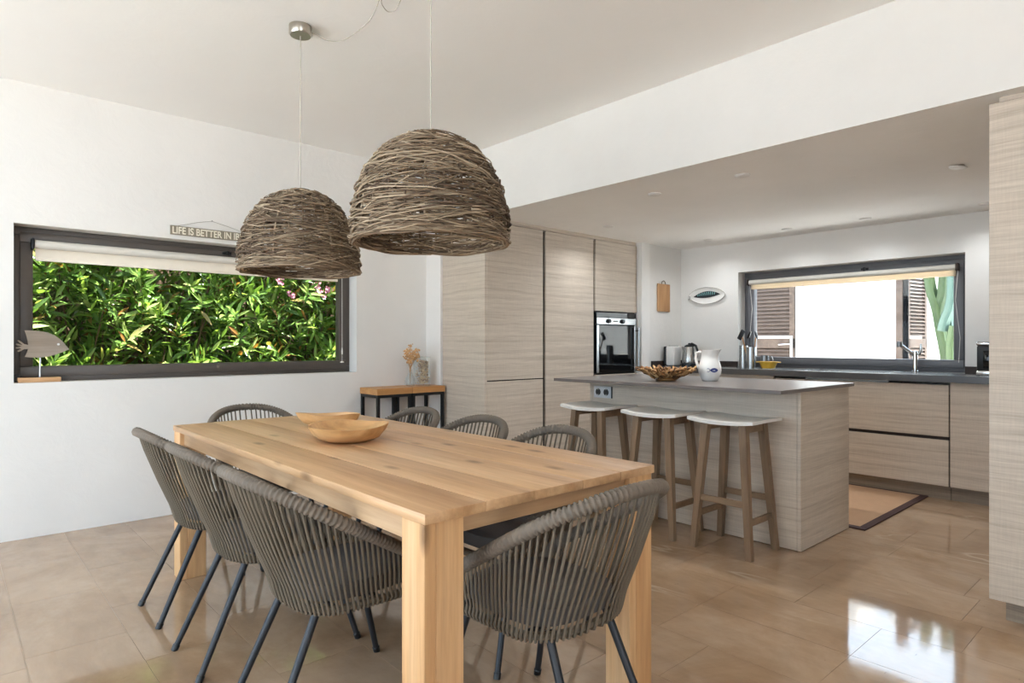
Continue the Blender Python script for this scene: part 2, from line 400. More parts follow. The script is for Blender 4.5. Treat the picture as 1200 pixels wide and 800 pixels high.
# its roller blind
b1 = thing('roller_blind', 'cream roller blind rolled up in the hedge window', 'blind', (1.4, 4.76, 1.66))
q = MB().tube([(.41, 4.765, 1.752), (2.40, 4.765, 1.752)], .026, 16); q.build('roll', 'blind_case', b1, True)
q = MB().box(.415, 2.395, 4.788, 4.7915, 1.668, 1.752).bbox(.415, 2.395, 4.783, 4.797, 1.655, 1.672, .004); q.build('fabric', 'blind_cream', b1, True)
for x in (.40, 2.41): MB().bbox(x - .008, x + .008, 4.735, 4.80, 1.72, 1.785, .003).build('bracket', 'black_metal', b1, True)
q = MB().tube([(2.425, 4.77, 1.74), (2.428, 4.775, 1.4), (2.428, 4.775, 1.09)], .0022, 6).lathe([(0, 0), (.006, .004), (.007, .03), (.003, .06), (0, .06)], 8, 2.428, 4.775, 1.06)
q.lathe([(.0, 0), (.016, 0), (.016, .008), (.004, .012), (0, .012)], 10, 2.428, 4.775, .995).tube([(2.428, 4.775, 1.0), (2.428, 4.775, 1.06)], .0016, 6)
q.build('pull_cord', 'white_plastic', b1, True)

w2 = structure(thing('window_2', 'grey framed kitchen window onto the white yard', 'window', (XK + .14, 2.25, KZ0))); del w2['category']
pX = lambda d0, d1, r: (lambda mb, a, b, c, d: mb.bbox(d0, d1, a, b, c, d, r))
q = MB(); frame(q, KY0, KY1, KZ0, KZ1, .05, pX(6.087, 6.18, .004)); q.build('window_frame', 'frame_grey', w2, True)
q = MB(); frame(q, KY0 + .035, KY1 - .035, KZ0 + .03, KZ1 - .03, .07, pX(6.07, 6.14, .006)); sash2 = q.build('sash', 'frame_grey', w2, True)
MB().box(6.11, 6.116, KY0 + .09, KY1 - .09, KZ0 + .085, KZ1 - .085).build('pane', 'pane_glass', w2)
q = MB().bbox(6.055, 6.075, 2.03, 2.09, 1.80, 1.82, .004).bbox(6.04, 6.06, 2.05, 2.07, 1.79, 1.825, .004); q.build('latch', 'black_metal', sash2, True)
b2 = thing('roller_blind', 'beige roller blind rolled up in the kitchen window', 'blind', (6.03, 2.24, 1.70))
MB().tube([(6.035, 1.375, 1.765), (6.035, 3.12, 1.765)], .024, 16).build('roll', 'blind_case', b2, True)
MB().box(6.055, 6.0585, 1.38, 3.115, 1.705, 1.765).bbox(6.05, 6.064, 1.38, 3.115, 1.695, 1.712, .004).build('fabric', 'blind_fabric', b2, True)
for y in (1.365, 3.13): MB().bbox(6.0, 6.072, y - .008, y + .008, 1.735, 1.795, .003).build('bracket', 'gap_brown', b2, True)
for y, s in ((3.115, 1), (1.36, -1)):
    MB().tube([(6.03, y, 1.75), (6.04, y - .02 * s, 1.5), (6.045, y + .01 * s, 1.2), (6.05, y + .0 * s, 1.0)], .002, 6).build('pull_cord', 'white_plastic', b2, True)

# ------------------------------------------------------------------ kitchen tall units
YC = 3.89
def gaptrim(mb): pass
CX = [3.217, 3.886, 4.555, 5.207]
fr = thing('fridge_cabinet', 'tall grey-oak fridge cabinet with split doors and bare side panel', 'cabinet', (3.55, YC, 0), group='tall oak kitchen units')
MB().box(3.24, CX[1], YC + .03, 4.46, .09, 2.13).build('body', 'gap_brown', fr)
MB().bbox(CX[0], 3.24, YC + .004, 4.47, 0, 2.15, .0015, 1).build('side_panel', 'oak_laminate', fr)
MB().bbox(3.236, CX[1] - .017, YC, YC + .022, .853, 2.132, .0015, 1).build('door', 'oak_laminate', fr)
MB().bbox(3.236, CX[1] - .017, YC, YC + .022, .10, .843, .0015, 1).build('door', 'oak_laminate', fr)
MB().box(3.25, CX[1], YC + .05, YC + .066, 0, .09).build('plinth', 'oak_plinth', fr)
pa = thing('pantry_cabinet', 'tall grey-oak cabinet with one full-height door', 'cabinet', (4.22, YC, 0), group='tall oak kitchen units')
MB().box(CX[1], CX[2], YC + .03, 4.46, .09, 2.13).build('body', 'gap_brown', pa)
MB().bbox(CX[1] + .017, CX[2] - .017, YC, YC + .022, .10, 2.132, .0015, 1).build('door', 'oak_laminate', pa)
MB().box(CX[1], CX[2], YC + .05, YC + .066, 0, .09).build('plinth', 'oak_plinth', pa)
oc = thing('oven_cabinet', 'tall grey-oak cabinet holding the built-in oven', 'cabinet', (4.88, YC, 0), group='tall oak kitchen units')
q = MB().box(CX[2], CX[3], YC + .03, 4.46, 1.455, 2.13).box(CX[2], CX[3], YC + .03, 4.46, .09, .86).box(CX[2], CX[2] + .018, YC + .03, 4.46, .86, 1.455).box(CX[3] - .018, CX[3], YC + .03, 4.46, .86, 1.455)
q.build('body', 'gap_brown', oc)
MB().bbox(CX[2] + .012, CX[3] - .004, YC, YC + .022, 1.462, 2.132, .0015, 1).build('door', 'oak_laminate', oc)
MB().bbox(CX[2] + .012, CX[3] - .004, YC, YC + .022, .48, .855, .0015, 1).build('drawer', 'oak_laminate', oc)
MB().bbox(CX[2] + .012, CX[3] - .004, YC, YC + .022, .10, .472, .0015, 1).build('drawer', 'oak_laminate', oc)
MB().box(CX[2], CX[3], YC + .05, YC + .066, 0, .09).build('plinth', 'oak_plinth', oc)
structure(MB().box(3.217, 5.207, YC + .012, YC + .03, 2.137, ZS).build('trim_2', 'oak_laminate'))
ov = thing('oven', 'built-in oven with steel control strip and black glass door', 'oven', (4.88, YC, .87))
x0, x1 = CX[2] + .022, CX[3] - .022
MB().box(x0, x1, YC + .02, 4.40, .868, 1.45).build('body', 'black_metal', ov)
MB().bbox(x0, x1, YC - .004, YC + .02, 1.40, 1.45, .003).build('vent_panel', 'black_glass', ov)
cp = MB().bbox(x0, x1, YC - .01, YC + .02, 1.335, 1.398, .003).build('control_panel', 'steel', ov)
for x in (4.745, 4.955):
    MB().lathe([(.0, 0), (.021, 0), (.023, .004), (.019, .022), (.0, .024)], 20).xf(Matrix.Translation((x, YC - .01, 1.367)) @ Matrix.Rotation(PI / 2, 4, 'X')).build('knob', 'black_plastic', cp, True)
MB().bbox(4.815, 4.89, YC - .0125, YC - .009, 1.36, 1.374, .001, 1).build('display', 'black_glass', cp)
dr = MB().bbox(x0, x1, YC - .006, YC + .02, .872, 1.328, .003).build('glass_door', 'black_glass', ov)
for a in (x0, x1 - .03): MB().bbox(a, a + .03, YC - .009, YC - .004, .872, 1.328, .002, 1).build('door_edge', 'steel', dr)
q = MB().tube([(x1 - .012, YC - .05, .89), (x1 - .012, YC - .05, 1.31)], .009, 12)
for z in (.92, 1.28): q.tube([(x1 - .012, YC - .05, z), (x1 - .012, YC - .005, z)], .006, 8)
q.build('handle', 'steel', dr, True)

# cutting board and fish platter on the kitchen walls
cb = thing('cutting_board', 'small wooden cutting board hung on the white return wall', 'cutting board', (5.61, 3.85, 1.48))
q = MB().bbox(5.50, 5.72, 3.842, 3.858, 1.485, 1.775, .006, 3); q.build('board', 'board_wood', cb, True)
q = MB().tube([(5.575, 3.85, 1.772), (5.585, 3.85, 1.80), (5.61, 3.85, 1.81), (5.635, 3.85, 1.80), (5.645, 3.85, 1.772)], .004, 8); q.build('hanging_loop', 'string', cb, True)
fp = thing('fish_platter', 'pointed oval white platter painted with a dark mackerel, on kitchen wall', 'plate', (XK, 3.54, 1.56))
def lens(a, b, n=40, pw=1.35):
    r = []
    for i in range(n):
        q_ = 2 * PI * i / n; c, s_ = math.cos(q_), math.sin(q_)
        r.append((a * math.copysign(abs(c) ** 1.0, c), b * math.copysign(abs(s_) ** pw, s_)))
    return r
ol = lens(.215, .088, pw=1.25); q = MB(); rings = [(1.0, -.018), (.97, -.022), (.86, -.012), (.0, -.010)]
vs_ = []; cy_, cz_ = 3.542, 1.653
for sc_, dx in rings: vs_ += [(XK + dx, cy_ - u * sc_ * math.cos(.04) + v * sc_ * .04, cz_ + v * sc_ + u * .0) for u, v in ol]
n_ = len(ol); fs_ = [(i * n_ + k, i * n_ + (k + 1) % n_, (i + 1) * n_ + (k + 1) % n_, (i + 1) * n_ + k) for i in range(3) for k in range(n_)]
vs_ += [(XK - .001, cy_ - u * .8, cz_ + v * .8) for u, v in ol]; fs_ += [(k, (k + 1) % n_, 4 * n_ + (k + 1) % n_, 4 * n_ + k) for k in range(n_)]
q.add(vs_, fs_).build('dish', 'ceramic', fp, True, ang=60)
def onplate(u, v, d): return (XK - .0125 - d, cy_ - u, cz_ + v + u * .05)
top = [(-.155 + .31 * i / 20, .046 * math.sin(PI * i / 20) ** .8 * (1 if i < 14 else 1)) for i in range(21)]
bot = [(-.155 + .31 * i / 20, -.022 * math.sin(PI * i / 20) ** .9 + .0) for i in range(21)]
MB().prism(top[::-1] + [(u, v) for u, v in bot[1:-1]], lambda u, v: onplate(u, v, .0), lambda u, v: onplate(u, v, .003)).build('fish_motif', 'ink_black', fp)
q = MB()
for i in range(9):
    u = -.105 + i * .024; h_ = .043 * math.sin(PI * (u + .155) / .31) ** .8
    q.prism([(u - .004, .006), (u + .005, .004), (u + .011, h_ * .93), (u + .002, h_ * .95)], lambda a, b: onplate(a, b, .003), lambda a, b: onplate(a, b, .0045))
MB().tube([(XK - .02, cy_ - u * .985, cz_ + v * .985) for u, v in ol], .0022, 6, closed=True).build('rim_line', 'string', fp, True)
q.build('fish_stripes', 'ink_teal', fp)
q = MB().tube([onplate(-.205 + .012 * math.cos(a_), -.004 + .016 * math.sin(a_), .006) for a_ in np.linspace(-2.4, 2.4, 14)], .003, 6); q.build('tail_motif', 'ink_black', fp, True)

# ------------------------------------------------------------------ base units, worktop and what stands on it
BX = 5.45
def base_unit(label, y0, y1, cuts, kind):
    u = thing('base_cabinet', label, 'cabinet', (BX, (y0 + y1) / 2, 0), group='oak base units under the kitchen window')
    MB().box(BX + .025, XK - .01, y0, y1, .1, .745).build('body', 'gap_brown', u)
    for a, b in cuts: MB().bbox(BX, BX + .02, y0 + .002, y1 - .002, a, b, .0015, 1).build(kind, 'oak_laminate', u)
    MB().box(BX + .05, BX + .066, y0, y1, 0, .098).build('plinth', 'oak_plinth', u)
base_unit('grey-oak base unit with two wide drawers beside the rug', 1.285, 2.01, [(.105, .442), (.468, .848)], 'drawer')
base_unit('grey-oak base unit with one door next to the tall end cabinet', .66, 1.28, [(.105, .865)], 'door')
base_unit('grey-oak base unit half hidden behind the island end', 2.015, 2.585, [(.105, .442), (.468, .848)], 'drawer')
base_unit('grey-oak base unit behind the island below the yellow dish', 2.59, 3.2, [(.105, .865)], 'door')
base_unit('grey-oak base unit in the corner behind the white jug', 3.205, 3.855, [(.105, .865)], 'door')
SY0, SY1, SX0, SX1 = 1.70, 2.35, 5.52, 5.86
wt = thing('kitchen_worktop', 'dark grey stone worktop running under the kitchen window', 'worktop', (5.7, 2.2, .865))
wtq = MB().box(5.40, SX0, .64, 3.858, .868, .918).box(SX1, XK - .003, .64, 3.858, .868, .918).box(SX0, SX1, .64, SY0, .868, .918).box(SX0, SX1, SY1, 3.858, .868, .918)
MB().box(XK - .001, 6.086, KY0 + .002, KY1 - .002, .9202, .923).build('window_sill', 'stone_dark', w2)
wtq.build('slab', 'stone_dark', wt)
for a in ((XK - .016, XK - .001, KY1 + .002, 3.858), (XK - .016, XK - .001, .64, KY0 - .002), (5.40, XK - .016, 3.842, 3.858)): MB().box(*a, .918, .972).build('upstand', 'gap_brown', wt)
sk = thing('sink', 'stainless steel sink set into the dark worktop', 'sink', (5.69, 2.03, .78))
q = MB()
for a in ((SX0 - .015, SX0 + .01, SY0 - .015, SY1 + .015), (SX1 - .01, SX1 + .015, SY0 - .015, SY1 + .015), (SX0 + .01, SX1 - .01, SY0 - .015, SY0 + .01), (SX0 + .01, SX1 - .01, SY1 - .01, SY1 + .015)): q.box(a[0], a[1], a[2], a[3], .9185, .922)
q.build('rim', 'steel', sk)
q = MB().box(SX0 + .004, SX1 - .004, SY0 + .004, SY1 - .004, .76, .764)
for a in ((SX0 + .004, SX0 + .01, SY0 + .004, SY1 - .004), (SX1 - .01, SX1 - .004, SY0 + .004, SY1 - .004), (SX0 + .01, SX1 - .01, SY0 + .004, SY0 + .01), (SX0 + .01, SX1 - .01, SY1 - .01, SY1 - .004)): q.box(a[0], a[1], a[2], a[3], .764, .9185)
q.build('basin', 'steel', sk)
fa = thing('kitchen_tap', 'chrome kitchen tap with angled lever in front of window', 'tap', (5.905, 1.625, .918))
MB().lathe([(.024, 0), (.024, .01), (.02, .014), (.019, .13), (.017, .17), (.0, .175)], 20, 5.905, 1.625, .918).build('column', 'chrome', fa, True)
MB().tube([(5.905, 1.625, 1.05), (5.88, 1.66, 1.085), (5.855, 1.70, 1.125), (5.845, 1.715, 1.138)], [.013, .013, .014, .014], 14).build('spout', 'chrome', fa, True)
MB().lathe([(.0, -.022), (.021, -.022), (.023, .0), (.021, .022), (.0, .024)], 16, 5.842, 1.72, 1.145).build('spray_head', 'steel_dark', fa, True)
MB().tube([(5.905, 1.60, 1.06), (5.905, 1.585, 1.09), (5.90, 1.583, 1.15)], [.010, .012, .007], 10).build('lever', 'chrome', fa, True)
cf = thing('coffee_machine', 'black and chrome coffee machine at the tall cabinet edge', 'coffee machine', (5.68, 1.06, .918))
MB().bbox(5.60, 5.80, .95, 1.155, .918, .955, .008).build('base', 'chrome', cf, True)
MB().bbox(5.60, 5.80, .95, 1.15, .955, 1.135, .008).build('body', 'black_plastic', cf, True)
MB().bbox(5.60, 5.80, .95, 1.155, 1.135, 1.165, .01, 3).build('lid', 'chrome', cf, True)
MB().bbox(5.585, 5.60, 1.0, 1.11, .97, 1.10, .006).build('brew_door', 'black_glass', cf, True)
# toaster
to = thing('toaster', 'cream toaster with black end in the worktop corner', 'toaster', (5.62, 3.76, .918))
MB().bbox(5.57, 5.71, 3.70, 3.80, .922, 1.125, .018, 4).build('body', 'white_plastic', to, True)
MB().bbox(5.57, 5.71, 3.798, 3.828, .922, 1.122, .012, 3).build('end_cap', 'black_plastic', to, True)
for y in (3.73, 3.77): MB().bbox(5.59, 5.69, y - .008, y + .008, 1.124, 1.130, .002, 1).build('slot', 'black_plastic', to)
MB().bbox(5.60, 5.63, 3.826, 3.842, 1.05, 1.07, .004).build('lever', 'steel', to, True)
# kettle
ke = thing('kettle', 'brushed steel kettle with black handle beside the toaster', 'kettle', (5.70, 3.60, .918))
MB().lathe([(.078, 0), (.082, .004), (.082, .028), (.076, .034), (0, .034)], 28, 5.70, 3.60, .918).build('power_base', 'black_plastic', ke, True)
MB().lathe([(.073, .035), (.075, .045), (.070, .10), (.058, .17), (.052, .195), (.05, .20), (0, .2)], 32, 5.70, 3.60, .918).build('body', 'steel', ke, True)
MB().lathe([(.051, .199), (.048, .21), (.03, .222), (.012, .225), (.012, .238), (.0, .24)], 24, 5.70, 3.60, .918).build('lid', 'black_plastic', ke, True)
MB().tube([(5.70, 3.61, 1.135), (5.70, 3.57, 1.15), (5.70, 3.525, 1.13), (5.70, 3.505, 1.08), (5.70, 3.51, 1.02), (5.70, 3.53, .975)], [.010, .013, .013, .012, .011, .009], 12).build('handle', 'black_plastic', ke, True)
MB().hexa([(5.685, 3.655, 1.06), (5.715, 3.655, 1.06), (5.71, 3.66, 1.065), (5.69, 3.66, 1.065)], [(5.68, 3.645, 1.115), (5.72, 3.645, 1.115), (5.708, 3.69, 1.12), (5.692, 3.69, 1.12)]).build('spout', 'steel', ke, True)
# utensil jars
def jar(x, y, r, h_, label):
    j = thing('utensil_jar', label, 'jar', (x, y, .918), group='steel jars left of the kitchen window')
    MB().lathe([(r, 0), (r, h_), (r - .003, h_), (r - .003, .006), (0, .006)], 28, x, y, .918).build('body', 'steel', j, True)
    return j
jar(5.79, 3.055, .042, .215, 'slim steel jar standing beside the utensil jar')
jar(5.70, 2.93, .046, .20, 'steel jar full of black cooking utensils by the window')
def utensil(name, label, x, y, dx, dy, head, mat, hm):
    u = thing(name, label, 'utensil', (x, y, .93), group='utensils in the steel jar')
    MB().tube([(x, y, .93), (x + dx, y + dy, 1.21)], [.006, .006], 8).build('handle', hm, u, True)
    q = MB().lathe([(0, -.045), (.016, -.035), (.024, 0), (.018, .03), (0, .04)], 14, 0, 0, 0, 1, .35)
    if head == 'flat': q = MB().bbox(-.006, .006, -.022, .022, -.05, .05, .004)
    q.xf(Matrix.Translation((x + dx * 1.15, y + dy * 1.15, 1.235)) @ Matrix.Rotation(-.3 if dy < 0 else .5, 4, 'X')).build('head', mat, u, True)
utensil('spatula', 'black spatula leaning left out of the utensil jar', 5.70, 2.945, .0, .075, 'flat', 'black_plastic', 'driftwood')
utensil('ladle', 'round black ladle standing up in the utensil jar', 5.71, 2.93, .0, .02, 'r', 'black_plastic', 'black_plastic')
utensil('cooking_spoon', 'black cooking spoon leaning right out of the jar', 5.69, 2.915, .0, -.035, 'r', 'black_plastic', 'driftwood')
mg = thing('measuring_jug', 'small steel jug with wire handle behind the yellow dish', 'jug', (5.80, 2.84, .918))
MB().lathe([(.035, 0), (.042, .02), (.038, .09), (.036, .12), (.033, .12), (.036, .02), (0, .01)], 24, 5.80, 2.845, .918).build('body', 'steel_dark', mg, True)
MB().tube([(5.80, 2.81, 1.02), (5.80, 2.78, 1.03), (5.80, 2.765, 1.0), (5.80, 2.775, .96), (5.80, 2.805, .95)], .004, 8).build('handle', 'steel', mg, True)
yd = thing('gratin_dish', 'small yellow enamel dish with lug handles on the worktop', 'dish', (5.60, 2.715, .918))
MB().lathe([(.056, .006), (.062, .02), (.082, .062), (.088, .066), (.088, .07), (.078, .068), (.06, .022), (0, .018)], 32, 5.60, 2.715, .918, .8, 1).build('bowl', 'yellow_enamel', yd, True)
MB().lathe([(.053, 0), (.057, .008), (0, .008)], 24, 5.60, 2.715, .918, .8, 1).build('foot', 'ceramic', yd, True)
for s in (-1, 1): MB().bbox(5.575, 5.625, 2.715 + s * .095 - .014, 2.715 + s * .095 + .014, .979, .987, .003).build('lug', 'yellow_enamel', yd, True)
gb = MB().bbox(5.44, 5.50, 2.40, 2.84, .918, .9245, .002, 1).build('glass_board', 'vase_glass'); tag(gb, 'thin glass chopping board lying flat before the yellow dish', 'chopping board')

# ------------------------------------------------------------------ island
IX0, IX1, IY0, IY1 = 3.507, 4.19, 1.515, 3.04
isl = thing('kitchen_island', 'grey-oak kitchen island base with bare end panel', 'island', (3.85, 2.25, 0))
MB().bbox(IX0, IX0 + .022, IY0 + .022, IY1 - .022, .004, .884, .001, 1).build('front_panel', 'oak_laminate', isl)
MB().bbox(IX0 - .002, IX1, IY0, IY0 + .02, .004, .884, .001, 1).build('end_panel', 'oak_laminate', isl)
MB().bbox(IX0 - .002, IX1, IY1 - .02, IY1, .004, .884, .001, 1).build('end_panel', 'oak_laminate', isl)
MB().box(IX0 + .025, IX1 - .03, IY0 + .022, IY1 - .022, .1, .88).build('body', 'gap_brown', isl)
for k in range(3):
    y0 = IY0 + .025 + k * .495
    MB().bbox(IX1 - .022, IX1 - .002, y0, y0 + .487, .105, .86, .001, 1).build('door', 'oak_laminate', isl)
MB().box(IX1 - .07, IX1 - .055, IY0 + .022, IY1 - .022, 0, .1).build('plinth', 'oak_plinth', isl)
tag(MB().bbox(3.232, 4.235, 1.498, 2.962 + .18, .8845, .9055, .0015, 1).build('island_worktop', 'stone_worktop'), 'thin taupe stone worktop on the kitchen island', 'worktop')
sc = thing('power_socket', 'grey double power socket on the island front', 'socket', (IX0, 2.915, .76))
MB().bbox(IX0 - .012, IX0 - .0003, 2.838, 2.992, .764, .846, .003).build('plate', 'socket_grey', sc, True)
MB().bbox(IX0 - .010, IX0 - .0003, 2.832, 2.838, .764, .846, .001, 1).build('edge', 'black_plastic', sc)
for y in (2.952, 2.879):
    w_ = MB().lathe([(.0, 0), (.022, 0), (.024, .003), (.0, .003)], 20).xf(Matrix.Translation((IX0 - .011, y, .805)) @ Matrix.Rotation(-PI / 2, 4, 'Y')).build('outlet', 'black_plastic', sc, True)
    for z in (.820, .778): MB().box(IX0 - .0155, IX0 - .0135, y - .004, y + .004, z, z + .012).build('contact', 'steel', w_)
# driftwood bowl on the island
db = thing('driftwood_bowl', 'flared bowl of brown driftwood chips on the island', 'bowl', (3.57, 2.43, .9055))
MB().lathe([(.06, .0), (.07, .006), (.055, .016), (.05, .022), (.12, .042), (.155, .066), (.155, .070), (.11, .05), (0, .03)], 36, 3.57, 2.43, .9055).build('shell', 'driftwood', db, True)
q = MB()
for ring_, (r0, z0, n0) in enumerate(((.09, .030, 26), (.13, .046, 38), (.16, .066, 48), (.172, .07, 40))):
    for k in range(n0):
        a_ = 2 * PI * k / n0 + random.uniform(-.05, .05); l_ = random.uniform(.035, .07); w_ = random.uniform(.010, .022); tl = random.uniform(.1, .8)
        b_ = MB().bbox(-l_ / 2, l_ / 2, -w_ / 2, w_ / 2, -.005, .005, .003, 1)
        b_.xf(Matrix.Translation((3.57 + r0 * math.cos(a_), 2.43 + r0 * math.sin(a_), .9055 + z0 + random.uniform(-.004, .012))) @ Matrix.Rotation(a_ + random.uniform(-.5, .5), 4, 'Z') @ Matrix.Rotation(-tl, 4, 'Y') @ Matrix.Rotation(random.uniform(-.8, .8), 4, 'X'))
        q.add(b_.v, b_.f)
q.build('wood_chips', 'wood_chips', db, False, kind='stuff')
# white jug
jg = thing('milk_jug', 'white ceramic jug with small blue fish mark on the island', 'jug', (3.767, 2.225, .9055))
jp = [(.046, 0), (.050, .004), (.058, .02), (.070, .045), (.0745, .07), (.072, .095), (.062, .13), (.0535, .16), (.0525, .175), (.056, .195), (.059, .203), (.056, .203), (.049, .175), (.05, .16), (.065, .09), (.05, .02), (0, .012)]
q = MB().lathe(jp, 40)
q.v = [((x * (1 + .25 * max(0, (z - .16) / .04) * max(0, -y / .06)), y - (.020 * max(0, (z - .165) / .04) * max(0, (-y - .03) / .03) if z > .165 else 0), z + (.004 if y < -.045 and z > .19 else 0))) for x, y, z in q.v]
q.xf(Matrix.Translation((3.767, 2.225, .9055))).build('body', 'ceramic', jg, True, ang=70)
MB().tube([(3.767, 2.275, 1.088), (3.767, 2.30, 1.094), (3.767, 2.325, 1.088), (3.767, 2.33, 1.05), (3.767, 2.318, 1.01), (3.767, 2.30, .975), (3.767, 2.288, .965)], [.009, .0095, .0095, .009, .0085, .008, .008], 12, flat=1.3).build('handle', 'ceramic', jg, True)
def onjug(u, v, d):
    z = .072 + v; r_ = np.interp(z, [p_[1] for p_ in jp[:11]], [p_[0] for p_ in jp[:11]]) + d
    a_ = PI + .80 + u / r_ ; return (3.767 + r_ * math.cos(a_), 2.225 + r_ * math.sin(a_), .9055 + z)
def strip(us, top_, bot_, d0, d1):
    q_ = MB(); vs_ = []
    for u, a, b in zip(us, top_, bot_): vs_ += [onjug(u, a, d1), onjug(u, b, d1)]
    q_.add(vs_, [(2 * i, 2 * i + 1, 2 * i + 3, 2 * i + 2) for i in range(len(us) - 1)]); return q_
us = np.linspace(-.018, .036, 12); hh_ = .0145 * np.sin(np.linspace(0.05, PI - .05, 12)) ** .7
q = strip(us, hh_, -hh_, 0, .0016)
us2 = np.linspace(-.028, -.012, 6); h2 = np.array([.009, .006, .0035, .002, .0015, .002])
q.tube([onjug(-.030 + .011 * math.cos(a_), .011 * math.sin(a_), .0018) for a_ in np.linspace(-2.3, 2.3, 10)], .0017, 5)
q.build('fish_mark', 'ink_blue', jg)

# ------------------------------------------------------------------ tall cabinet at the right edge
tc_ = thing('tall_cabinet', 'tall grey-oak cabinet cut off by the right picture edge', 'cabinet', (3.5, .1, 0))
MB().bbox(3.21, 3.232, -.62, .617, .098, 2.137, .0015, 1).build('side_panel', 'oak_laminate', tc_)
MB().box(3.234, 3.88, -.62, .60, .1, 2.135).build('body', 'oak_laminate', tc_)
MB().box(3.29, 3.86, -.60, .575, 0, .098).build('plinth', 'oak_plinth', tc_)
MB().box(3.25, 3.88, -.62, .59, 2.137, ZS - .001).build('filler', 'oak_laminate', tc_)

# rug in the kitchen aisle
rg_ = thing('kitchen_rug', 'tan woven kitchen rug with dark brown border', 'rug', (4.85, 2.2, 0))
MB().bbox(4.24, 5.485, 1.46, 3.0, .0005, .007, .002, 1).build('field', 'mat_weave', rg_)
for a in ((4.205, 4.26, 1.425, 3.03), (5.47, 5.495, 1.425, 3.03), (4.26, 5.47, 1.425, 1.475), (4.26, 5.47, 2.98, 3.03)): MB().bbox(a[0], a[1], a[2], a[3], .0005, .009, .002, 1).build('border', 'mat_border', rg_)

# ------------------------------------------------------------------ bar stools
def make_stool():
    s = thing('bar_stool', '', 'stool', (0, 0, 0), group='bar stools along the island')
    nx, ny = 12, 16; hx, hy = .182, .205
    def zt(x, y): return .729 + .013 * (y / hy) ** 2 - .004 * (x / hx) ** 2
    vs_ = []; 
    def outline(x, y): return x * (1 - .0 * abs(y)), y
    for dz in (0, -.017):
        for i in range(nx + 1):
            for j in range(ny + 1):
                x = -hx + 2 * hx * i / nx; y = -hy + 2 * hy * j / ny
                k_ = 1 - .05 * (abs(x) / hx) ** 4 * (abs(y) / hy) ** 0
                yy = y * (1 - .04 * (abs(x) / hx) ** 6); xx = x * (1 - .07 * (abs(y) / hy) ** 4)
                vs_.append((xx, yy, zt(x, y) + dz))
    N = (nx + 1) * (ny + 1); id_ = lambda i, j: i * (ny + 1) + j
    fs_ = []
    for i in range(nx):
        for j in range(ny):
            a, b, c_, d = id_(i, j), id_(i + 1, j), id_(i + 1, j + 1), id_(i, j + 1)
            fs_ += [(a, b, c_, d), (N + d, N + c_, N + b, N + a)]
    bd = [id_(i, 0) for i in range(nx)] + [id_(nx, j) for j in range(ny)] + [id_(i, ny) for i in range(nx, 0, -1)] + [id_(0, j) for j in range(ny, 0, -1)]
    for k in range(len(bd)):
        a, b = bd[k], bd[(k + 1) % len(bd)]; fs_.append((b, a, N + a, N + b))
    MB().add(vs_, fs_).build('seat', 'stool_white', s, True, world=False, ang=35)
    def leg(sx, sy):
        a, b = .0165, .021
        fx, fy, tx, ty = sx * .148, sy * .168, sx * .105, sy * .112
        zt_ = .708
        MB().hexa([(fx - a, fy - a, 0), (fx + a, fy - a, 0), (fx + a, fy + a, 0), (fx - a, fy + a, 0)], [(tx - b, ty - b, zt_), (tx + b, ty - b, zt_), (tx + b, ty + b, zt_), (tx - b, ty + b, zt_)]).build('leg', 'stool_wood', s, world=False)
    for sx in (-1, 1):
        for sy in (-1, 1): leg(sx, sy)
    at = lambda f, t, z: f + (t - f) * z / .708
    for sx in (-1, 1):
        x = sx * at(.148, .105, .285); y = at(.168, .112, .285); MB().bbox(x - .009, x + .009, -y, y, .268, .302, .002, 1).build('stretcher', 'stool_rail_wood', s, world=False)
        x2 = sx * at(.148, .105, .69); y2 = at(.168, .112, .69)
    for sy in (-1, 1):
        y = sy * at(.168, .112, .19); x = at(.148, .105, .19); MB().bbox(-x, x, y - .009, y + .009, .173, .207, .002, 1).build('stretcher', 'stool_rail_wood', s, world=False)
        y = sy * at(.168, .112, .68); MB().bbox(-.1, .1, y - .011, y + .011, .665, .706, .002, 1).build('apron', 'stool_rail_wood', s, world=False)
    return s
st0 = make_stool()
for i, (y, lb) in enumerate(((1.806, 'white saddle-seat bar stool nearest the island end panel'), (2.28, 'white saddle-seat bar stool in the middle of the three'), (2.80, 'white saddle-seat bar stool below the power socket'))):
    s = st0 if i == 0 else copy_tree(st0)
    s.location = (3.316, y, 0); s['label'] = lb

# ------------------------------------------------------------------ dining table
TX0, TX1, TY0, TY1, TZ = .848, 1.769, 1.250, 3.46, .745
tb = thing('dining_table', 'long chunky natural wood dining table with square plank legs', 'table', (1.308, 2.35, 0))
wd = [.19, .175, .20, .178, .178]; x = TX0
for i, w_ in enumerate(wd):
    e = random.uniform(-.002, .002) 
    MB().bbox(x + .0004, x + w_ - .0004, TY0 + abs(e) * (1 if 0 < i < 4 else 0), TY1 - abs(e), .718, TZ + random.uniform(-.0008, .0004), .0022, 2).build('plank', 'table_top_wood', tb, True)
    x += w_
for sx in (0, 1):
    for sy in (0, 1):
        x0 = TX0 + .004 if sx == 0 else TX1 - .124; y0 = TY0 + .008 if sy == 0 else TY1 - .108
        a = MB().bbox(x0, x0 + .034, y0, y0 + .10, 0, .7175, .002, 1).build('leg', 'table_leg_wood', tb)
        MB().bbox(x0 + .0345, x0 + .12, y0 + .001, y0 + .0995, 0, .7175, .002, 1).build('board', 'table_leg_wood', a)
for x in (TX0 + .022, TX1 - .042): MB().bbox(x, x + .022, TY0 + .109, TY1 - .109, .655, .7175, .002, 1).build('apron', 'table_apron_wood', tb)
for y in (TY0 + .026, TY1 - .048): MB().bbox(TX0 + .125, TX1 - .125, y, y + .022, .672, .7175, .002, 1).build('apron', 'table_apron_wood_x', tb)
